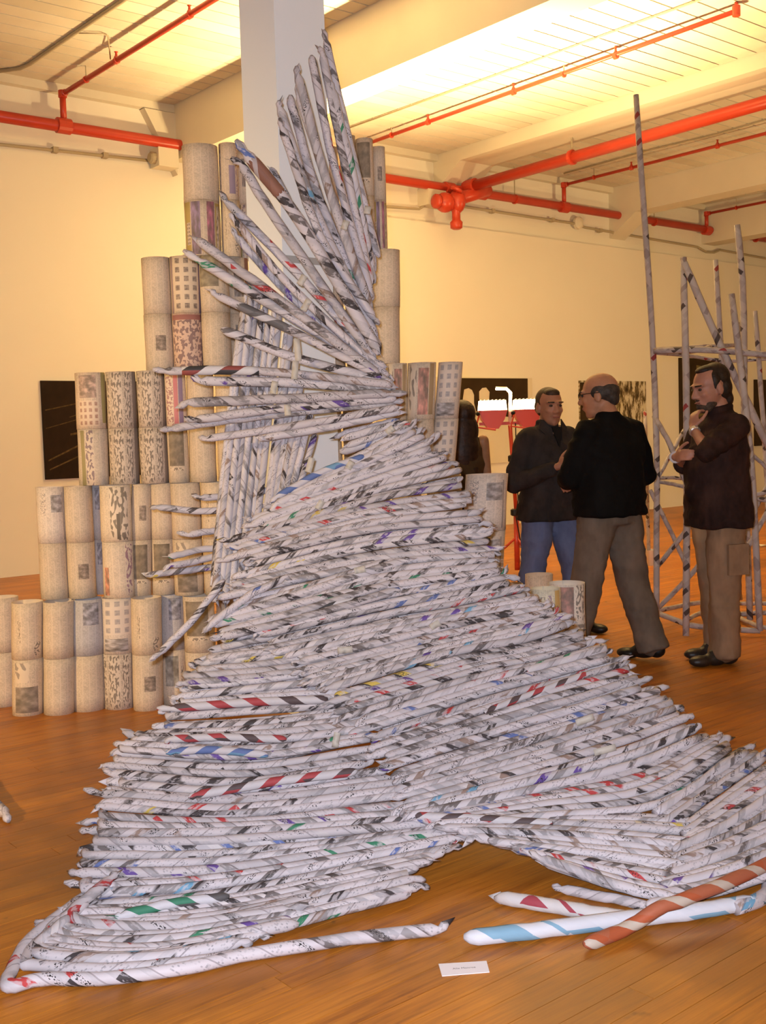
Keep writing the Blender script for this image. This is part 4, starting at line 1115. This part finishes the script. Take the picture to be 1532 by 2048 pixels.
def hand(mb, wrist, d, n, side, curl=.5, s=1.0):
    """d: pointing direction, n: back-of-hand normal, side: thumb side sign"""
    d = d.normalized(); n = (n-d*n.dot(d)).normalized(); x = d.cross(n).normalized()*side
    pc = wrist+d*.05*s
    rot = Matrix((x, d, n)).transposed()
    mb.ball(pc, (.040*s, .052*s, .015*s), 12, 10, rot)
    mb.ball(wrist+d*.01, (.028*s, .03*s, .020*s), 12, 8, rot)
    for k, (off, L) in enumerate(((.028, .072), (.010, .080), (-.009, .075), (-.027, .060))):
        p0 = wrist+d*.088*s+x*off*s; a = 0; dirn = d
        for q_, f in enumerate((.45, .32, .23)):
            a = curl*(q_+1)*.75
            dirn = d*math.cos(a)-n*math.sin(a)
            p1 = p0+dirn*L*f*s; mb.capsule(p0, p1, (.0095-.001*q_)*s, (.0088-.001*q_)*s, 8); p0 = p1
    p0 = wrist+d*.03*s+x*.032*s
    for q_, (L, a) in enumerate(((.038, .8), (.030, .45), (.022, .25))):
        dirn = d*math.cos(a)+x*math.sin(a)-n*curl*.4; dirn.normalize()
        p1 = p0+dirn*L*s; mb.capsule(p0, p1, (.0125-.0012*q_)*s, (.0115-.0012*q_)*s, 8); p0 = p1
def loft(mb, rings, n=24):
    """rings: (centre Vector, rx, ry, right Vector, fwd Vector)"""
    vs = []
    for c_, rx, ry, r_, f_ in rings:
        for j in range(n):
            th = 2*PI*j/n; ct, s_ = math.cos(th), math.sin(th)
            e = .85
            vs.append(c_+r_*rx*math.copysign(abs(ct)**e, ct)+f_*ry*math.copysign(abs(s_)**e, s_))
    k = len(rings)
    fs = [(i*n+j, i*n+(j+1) % n, (i+1)*n+(j+1) % n, (i+1)*n+j) for i in range(k-1) for j in range(n)]
    fs += [tuple(range(n))[::-1], tuple(range((k-1)*n, k*n))]
    mb.add(vs, fs)

def person(label, loc, facing, Hh, J, mats, head_yaw=0, head_pitch=0, hair='short', belly=1.0, shoe_yaw=(0, 0), group=None, sleeve='long', hands=True, glasses=False, beard=False, hem=.0, woman=False, head_off=(0, 0), coll=True):
    """J: joints in the body frame (x right, y forward, z up); L/R = the person's own"""
    t = thing('person', label, 'person', loc)
    yv = Vector(facing).normalized(); xv = yv.cross(Vector((0, 0, 1))); o = Vector(loc)
    w_ = lambda p_: o+xv*p_[0]+yv*p_[1]+Vector((0, 0, p_[2]))
    zv = Vector((0, 0, 1))
    j = {k: w_(v) for k, v in J.items() if isinstance(v, tuple)}
    HS = 1.13; hc = w_((head_off[0], head_off[1], Hh-.115*HS))
    hy = Quaternion(zv, head_yaw) @ yv; hxx = hy.cross(zv)
    HM = Matrix.Translation(hc) @ Matrix((( hxx.x, hy.x, 0), (hxx.y, hy.y, 0), (0, 0, 1))).to_4x4() @ Matrix.Rotation(head_pitch, 4, 'X') @ Matrix.Scale(HS, 4)
    sh = J['sh_z'][2] if 'sh_z' in J else Hh-.30
    hipz = J['hip'][2]
    # --- body, one continuous surface
    mb = MB(); head_prims(mb, HM)
    neck0 = w_((head_off[0]*.3, -.01, sh+.03))
    mb.capsule(neck0, HM @ Vector((0, -.025, -.06)), .062, .056, 16)
    br = .9
    sw = .19 if not woman else .165
    rings = []
    for z, rx, ry, yo in ((hipz-.02, .15, .10, 0), (hipz+.10, .145, .10*belly, .01), (hipz+.25, .145, .105*belly, .01), (sh-.18, .165, .11, 0), (sh-.05, sw*.92, .09, -.01), (sh+.02, .10, .06, -.01)):
        rings.append((w_((J['hip'][0]*(1-(z-hipz)/(sh-hipz)), yo, z)), rx*.95, ry*.95, xv, yv))
    loft(mb, rings)
    for s in 'LR':
        mb.capsule(j['sh'+s], j['el'+s], .045, .038); mb.capsule(j['el'+s], j['wr'+s], .038, .025)
        mb.capsule(j['hp'+s], j['kn'+s], .075, .052); mb.capsule(j['kn'+s], j['an'+s], .050, .035)
        mb.capsule(j['an'+s], j['an'+s]+yv*.05-zv*.045, .032, .024)
        hd_ = J.get('hd'+s)
        dd = (j['wr'+s]-j['el'+s]).normalized() if hd_ is None else (xv*hd_[0]+yv*hd_[1]+zv*hd_[2])
        nn = J.get('hn'+s); nn = (xv*nn[0]+yv*nn[1]+zv*nn[2]) if nn else zv
        hand(mb, j['wr'+s], dd, nn, 1 if s == 'L' else -1, J.get('curl'+s, .6))
    body = link('body', remesh(mb, 'body', .0072, 2), mats['skin'], t, smooth=True)
    # --- eyes, brows
    MEYE = mats['eye']
    for s in (-1, 1):
        MB().ball(HM @ Vector((.031*s, .083, .006)), (.013, .008, .007), 10, 8, HM.to_3x3()).obj('eye', MEYE, t, smooth=True)
        MB().capsule(HM @ Vector((.018*s, .097, .027)), HM @ Vector((.050*s, .084, .027)), .005, .004, 8).obj('eyebrow', mats['hair'], t)
    MB().capsule(HM @ Vector((-.02, .0935, -.063)), HM @ Vector((.02, .0935, -.063)), .0045, .0045, 8).obj('lips', mats['lips'], t)
    # --- hair
    mb = MB(); R3_ = HM.to_3x3()
    B = lambda c_, r_: mb.ball(HM @ Vector(c_), r_, 16, 12, R3_)
    if hair == 'short':
        B((0, -.024, .040), (.078, .090, .081)); B((0, -.045, .0), (.0775, .067, .072)); B((0, .028, .080), (.052, .048, .033)); B((.062, -.008, .015), (.0155, .030, .040)); B((-.062, -.008, .015), (.0155, .030, .040))
    elif hair == 'balding':   # fringe round the back and sides
        B((0, -.048, .010), (.080, .066, .060)); B((.060, -.012, .012), (.022, .045, .042)); B((-.060, -.012, .012), (.022, .045, .042)); B((0, -.075, -.025), (.060, .032, .045))
    elif hair == 'receding':
        B((0, -.042, .045), (.079, .076, .080)); B((0, -.055, -.01), (.078, .060, .080)); B((0, -.075, -.075), (.058, .036, .052)); B((0, .0, .098), (.050, .065, .024)); B((.058, .0, .03), (.022, .028, .055)); B((-.058, .0, .03), (.022, .028, .055))
    elif hair == 'long':
        B((0, -.02, .03), (.088, .100, .090)); B((0, -.06, -.08), (.095, .06, .12)); B((0, -.07, -.20), (.095, .055, .14)); B((.03, -.06, -.32), (.065, .045, .10)); B((-.06, -.05, -.28), (.05, .045, .10))
    link('hair', remesh(mb, 'hair', .008, 2), mats['hair'], t, smooth=True)
    if beard:
        mb = MB(); B = lambda c_, r_: mb.ball(HM @ Vector(c_), r_, 16, 12, R3_)
        B((0, .052, -.094), (.045, .044, .032)); B((0, .086, -.082), (.024, .015, .018)); B((.036, .034, -.078), (.018, .034, .026)); B((-.036, .034, -.078), (.018, .034, .026)); B((0, .094, -.049), (.026, .008, .006))
        link('beard', remesh(mb, 'beard', .006, 1), mats['beard'], t, smooth=True)
    if glasses:
        gl = MB()
        for s in (-1, 1):
            c_ = (.032*s, .100, .006)
            gl.tube([HM @ Vector((c_[0]+.021*math.cos(a), c_[1], c_[2]+.015*math.sin(a))) for a in [2*PI*q_/12 for q_ in range(13)]], .0018, 6)
            gl.tube([HM @ Vector((.053*s, .100, .010)), HM @ Vector((.083*s, .05, .012)), HM @ Vector((.086*s, -.02, .008))], .0026, 6)
        gl.tube([HM @ Vector((-.011, .101, .008)), HM @ Vector((.011, .101, .008))], .0018, 6)
        gl.obj('glasses', MBLACK, t)
    # --- trousers
    if not woman or True:
        mb = MB()
        tw_ = mats.get('legw', 1.0)
        hipc = (j['hpL']+j['hpR'])/2
        loft(mb, [(w_((J['hip'][0], .005, hipz+.13)), .165, .118*belly, xv, yv), (w_((J['hip'][0], 0, hipz+.02)), .178, .125, xv, yv), (w_((J['hip'][0], -.01, hipz-.08)), .172, .125, xv, yv)])
        for s in 'LR':
            a_, b_, c_ = j['hp'+s], j['kn'+s], j['an'+s]+zv*.01
            mb.capsule(a_, b_, .098*tw_, .076*tw_, 16); mb.capsule(b_, c_, .076*tw_, .066*tw_, 16)
            dn = (c_-b_).normalized()
            mb.tube([b_, c_-dn*.03, c_+dn*.045], [.074*tw_, .072*tw_, .076*tw_], 16)
        link('trousers', folds(remesh(mb, 'trousers', .011, 3), .016, Hh*10), mats['trousers'], t, smooth=True)
    # --- shoes
    for k_, s in enumerate('LR'):
        f_ = Quaternion(zv, shoe_yaw[k_]) @ yv; a_ = j['an'+s]; side_ = f_.cross(zv); gz = a_.z-.085
        mb = MB(); rot = Matrix((side_, f_, zv)).transposed()
        base = Vector((a_.x, a_.y, 0))
        heel = J.get('lift'+s, 0)
        for (yy_, zz_, rx, ry, rz) in ((-.03, .048, .046, .060, .048), (.06, .042, .050, .085, .042), (.155, .034, .054, .078, .034), (-.01, .078, .048, .055, .048), (.05, .070, .040, .06, .035)):
            lz_ = zz_+heel*max(0, (.14-yy_))/.16
            mb.ball(base+f_*yy_+zv*lz_, (rx, ry, rz), 14, 10, rot)
        me = remesh(mb, 'shoe', .008, 2)
        for v in me.vertices: v.co.z = max(v.co.z, .001)
        so = link('shoe', me, mats['shoe'], t, smooth=True)
    # --- top
    mb = MB(); sh_w = mats.get('topw', 1.0)
    zb = hipz-hem
    loft(mb, [(w_((J['hip'][0], 0, zb)), (.222 if hem > .08 else .195)*sh_w, .148*belly*sh_w, xv, yv), (w_((J['hip'][0]*.8, .01, hipz+.10)), .182*sh_w, .145*belly*sh_w, xv, yv), (w_((J['hip'][0]*.5, .015, hipz+.25)), .178*sh_w, .142*belly*sh_w, xv, yv),
              (w_((0, 0, sh-.20)), .195*sh_w, .135*sh_w, xv, yv), (w_((0, -.012, sh-.085)), (sw-.012)*sh_w, .112, xv, yv), (w_((0, -.02, sh-.01)), .120, .080, xv, yv), (w_((0, -.02, sh+.03)), .075, .065, xv, yv)])
    if not woman:
        for s in 'LR':
            mb.capsule(w_((0, -.01, sh-.035)), j['sh'+s], .070, .070*sh_w, 16)
            mb.capsule(j['sh'+s], j['el'+s], .072*sh_w, .060*sh_w, 16)
            if sleeve == 'long':
                e_ = j['el'+s].lerp(j['wr'+s], .86); mb.capsule(j['el'+s], e_, .060*sh_w, .042*sh_w, 16)
            else:
                e_ = j['el'+s].lerp(j['wr'+s], .10); mb.tube([j['el'+s], e_], [.062, .066], 16)
        mb.capsule(w_((0, .02, sh-.30)), w_((0, .03, sh-.45)), .15*sh_w, .15*sh_w*belly, 18)
        if coll: mb.tube([w_((head_off[0]*.2, -.015, sh-.01)), w_((head_off[0]*.4, -.01, sh+.055))], [.080, .074], 16)
    link(mats.get('topname', 'shirt'), folds(remesh(mb, 'top', .011, 3), .014, Hh*7+1, False), mats['top'], t, smooth=True)
    return t, j, HM, w_
SK1 = skin_mat('ruddy_skin', (.40, .185, .12)); SK2 = skin_mat('tan_skin', (.38, .18, .105)); SK3 = skin_mat('warm_skin', (.42, .20, .11))
EYE = plain('eye_dark', (.03, .02, .015), .2, .6); LIPS = plain('lip_skin', (.26, .085, .07), .5)
HB = plain('dark_brown_hair', (.022, .012, .007), .55, .3, 0, .4, 40, .6, 90); HG = plain('grey_brown_hair', (.045, .035, .028), .6, .3, 0, .4, 40, .6, 90)
HBK = plain('short_brown_hair', (.045, .027, .015), .6, .3, 0, .4, 40, .6, 90)
def J0(Hh, **k):
    d = dict(hip=(0, 0, Hh*.53), shL=(-.175, -.01, Hh*.792), shR=(.175, -.01, Hh*.792), elL=(-.23, -.03, Hh*.635), elR=(.23, -.03, Hh*.635),
             wrL=(-.21, .10, Hh*.50), wrR=(.21, .10, Hh*.50), hpL=(-.09, 0, Hh*.50), hpR=(.09, 0, Hh*.50), knL=(-.11, .02, Hh*.275), knR=(.11, .02, Hh*.275),
             anL=(-.12, -.02, .085), anR=(.12, -.02, .085), sh_z=(0, 0, Hh*.835))
    d.update(k); return d
# right: bearded man in profile, hand at his chin
locR = FL(1440, 1322); fR = -RX*.97-FW*.24
Hh = 1.78
JR = J0(Hh, elL=(-.27, .23, 1.285), wrL=(-.09, .215, 1.405), hdL=(.30, -.25, 1), hnL=(-.3, 1, 0), curlL=.75,
        elR=(.22, .10, 1.20), wrR=(-.03, .30, 1.245), hdR=(-1, .05, .15), hnR=(0, 1, .2), curlR=.6,
        anL=(-.10, .03, .085), knL=(-.10, .03, .49), anR=(.10, -.05, .085), knR=(.09, -.02, .49))
mR = dict(skin=SK1, eye=EYE, lips=LIPS, hair=HB, beard=plain('beard_hair', (.07, .045, .03), .7, .2, 0, .4, 60, .6, 120), trousers=cloth('khaki_cargo_cloth', (.27, .165, .095)), top=cloth('dark_brown_striped_shirt', (.030, .014, .011), .5, .7), shoe=plain('dark_brown_leather', (.022, .016, .012), .45, .4), topname='shirt', legw=1.20, topw=1.06)
tR, jR, HMR, wR = person('bearded man in dark brown shirt and khaki trousers, hand at his chin, at right', tuple(locR), fR, Hh, JR, mR, head_yaw=.05, head_pitch=-.22, hair='receding', beard=True, sleeve='short', hem=.12, belly=1.12, head_off=(0, .05))
wa = jR['wrL']; dv = (jR['wrL']-jR['elL']).normalized()
MB().lathe(wa-dv*.03, [(.030, 0), (.034, .003), (.034, .022), (.030, .025)], 14, tuple(dv)).obj('wristwatch', plain('steel_watch', (.55, .52, .5), .3, .5, .7), tR)
dv2 = (jR['wrR']-jR['elR']).normalized()
MB().lathe(jR['wrR']-dv2*.03, [(.030, 0), (.036, .003), (.036, .03), (.030, .033)], 14, tuple(dv2)).obj('cuff_band', plain('pale_cuff', (.55, .52, .55), .5), tR)
szR = JR['sh_z'][2]
pk = wR((-.205, .0, .64))
MB().obox(pk, (wR((0, 1, 0))-wR((0, 0, 0)))*.065, (wR((1, 0, 0))-wR((0, 0, 0)))*.012, Vector((0, 0, .09))).obj('cargo_pocket', mR['trousers'], tR)
# middle: bald man seen from behind, stepping
locM = FL(1225, 1322); fM = FW*.86-RX*.52
Hh = 1.76
JM = J0(Hh, elL=(-.26, .06, 1.14), wrL=(-.12, .26, 1.10), elR=(.30, .02, 1.13), wrR=(.16, .24, 1.10), hnL=(-.4, .2, .8), hnR=(.4, .2, .8),
        anL=(-.22, .10, .085), knL=(-.15, .06, .48), hpL=(-.10, 0, .88), anR=(.19, -.14, .10), knR=(.15, -.02, .50), hpR=(.09, 0, .88), liftR=.02)
mM = dict(skin=SK3, eye=EYE, lips=LIPS, hair=HG, trousers=cloth('grey_brown_trouser_cloth', (.155, .115, .085)), top=cloth('black_knit', (.0045, .0035, .003), .4, .4), shoe=plain('black_leather', (.008, .007, .006), .4, .4), topname='sweater', legw=1.24, topw=1.20)
tM, jM, HMM, wM = person('balding man with glasses in black sweater and grey trousers, back turned', tuple(locM), fM, Hh, JM, mM, head_yaw=.62, head_pitch=-.12, hair='balding', glasses=True, sleeve='long', hem=.03, belly=1.08, head_off=(-.03, .05), shoe_yaw=(0.5, .35))
# left: man in charcoal jacket facing the camera
locL = FL(1104, 1262); fL = RX*.50-FW*.87
Hh = 1.72
JL = J0(Hh, elR=(.30, -.02, 1.06), wrR=(.13, .27, 1.18), hdR=(-.35, .6, .45), hnR=(.5, .6, .4), curlR=1.0, elL=(-.27, 0, 1.10), wrL=(-.16, .22, 1.05), hnL=(-.4, .2, .8),
        hip=(0, 0, .90), hpL=(-.09, 0, .88), hpR=(.09, 0, .88), anL=(-.16, .12, .085), knL=(-.13, .10, .48), anR=(.17, -.10, .085), knR=(.13, -.02, .48))
mL = dict(skin=SK2, eye=EYE, lips=LIPS, hair=HBK, trousers=cloth('blue_denim', (.12, .155, .27), .2), top=cloth('charcoal_jacket_cloth', (.034, .027, .024), .3, .7), shoe=mM['shoe'], topname='jacket', legw=1.18, topw=1.14)
tL, jL, HML, wL = person('short haired man in charcoal jacket and blue jeans, facing the camera', tuple(locL), fL, Hh, JL, mL, head_yaw=-.22, head_pitch=-.05, hair='short', sleeve='long', hem=.10, belly=1.1, head_off=(0, .02), shoe_yaw=(.2, 0))
# jacket collar, dark tee and zip
cz_ = J0(Hh)['sh_z'][2]
for s in (-1, 1):
    MB().prism([wL((.03*s, .098, cz_-.10)), wL((.125*s, .045, cz_+.0)), wL((.09*s, .025, cz_+.065)), wL((.045*s, .085, cz_-.0))], wL((0, .012, 0))-wL((0, 0, 0))).obj('collar', mL['top'], tL)
MB().prism([wL((-.045, .092, cz_+.01)), wL((.045, .092, cz_+.01)), wL((.0, .118, cz_-.14))], wL((0, .008, 0))-wL((0, 0, 0))).obj('tee_shirt', plain('black_tee', (.006, .005, .005), .8), tL)
MB().tube([wL((0, .135, cz_-.16)), wL((0, .162, cz_-.35)), wL((0, .172, cz_-.60))], .004, 6).obj('zip', plain('zip_metal', (.1, .09, .08), .4, .4, .5), tL)
# woman behind the rolls
locW = P(926, 1000, 8.1); locW.z = 0; fW_ = FW*.95-RX*.3
Hh = 1.66
JW = J0(Hh, shL=(-.165, -.01, 1.36), shR=(.165, -.01, 1.36), elL=(-.22, .02, 1.10), elR=(.205, .03, 1.09), wrR=(.08, .20, 1.02), wrL=(-.08, .2, 1.02), hnR=(.3, 0, 1), hnL=(-.3, 0, 1))
mWm = dict(skin=skin_mat('bare_shoulder_skin', (.42, .21, .10)), eye=EYE, lips=LIPS, hair=plain('long_brown_hair', (.030, .014, .007), .5, .35, 0, .5, 30, .8, 60), trousers=cloth('brown_skirt_cloth', (.05, .03, .018)), top=cloth('olive_brown_top', (.07, .042, .016)), shoe=mM['shoe'], topname='top', topw=.88)
person('woman with long dark hair and bare shoulders, half hidden behind the rolls', tuple(locW), fW_, Hh, JW, mWm, hair='long', woman=True, hem=0.0)

for o_ in COL.objects:
    if 'label' in o_ and not 4 <= len(o_['label'].split()) <= 16: print('LONG', o_.name, o_['label'])
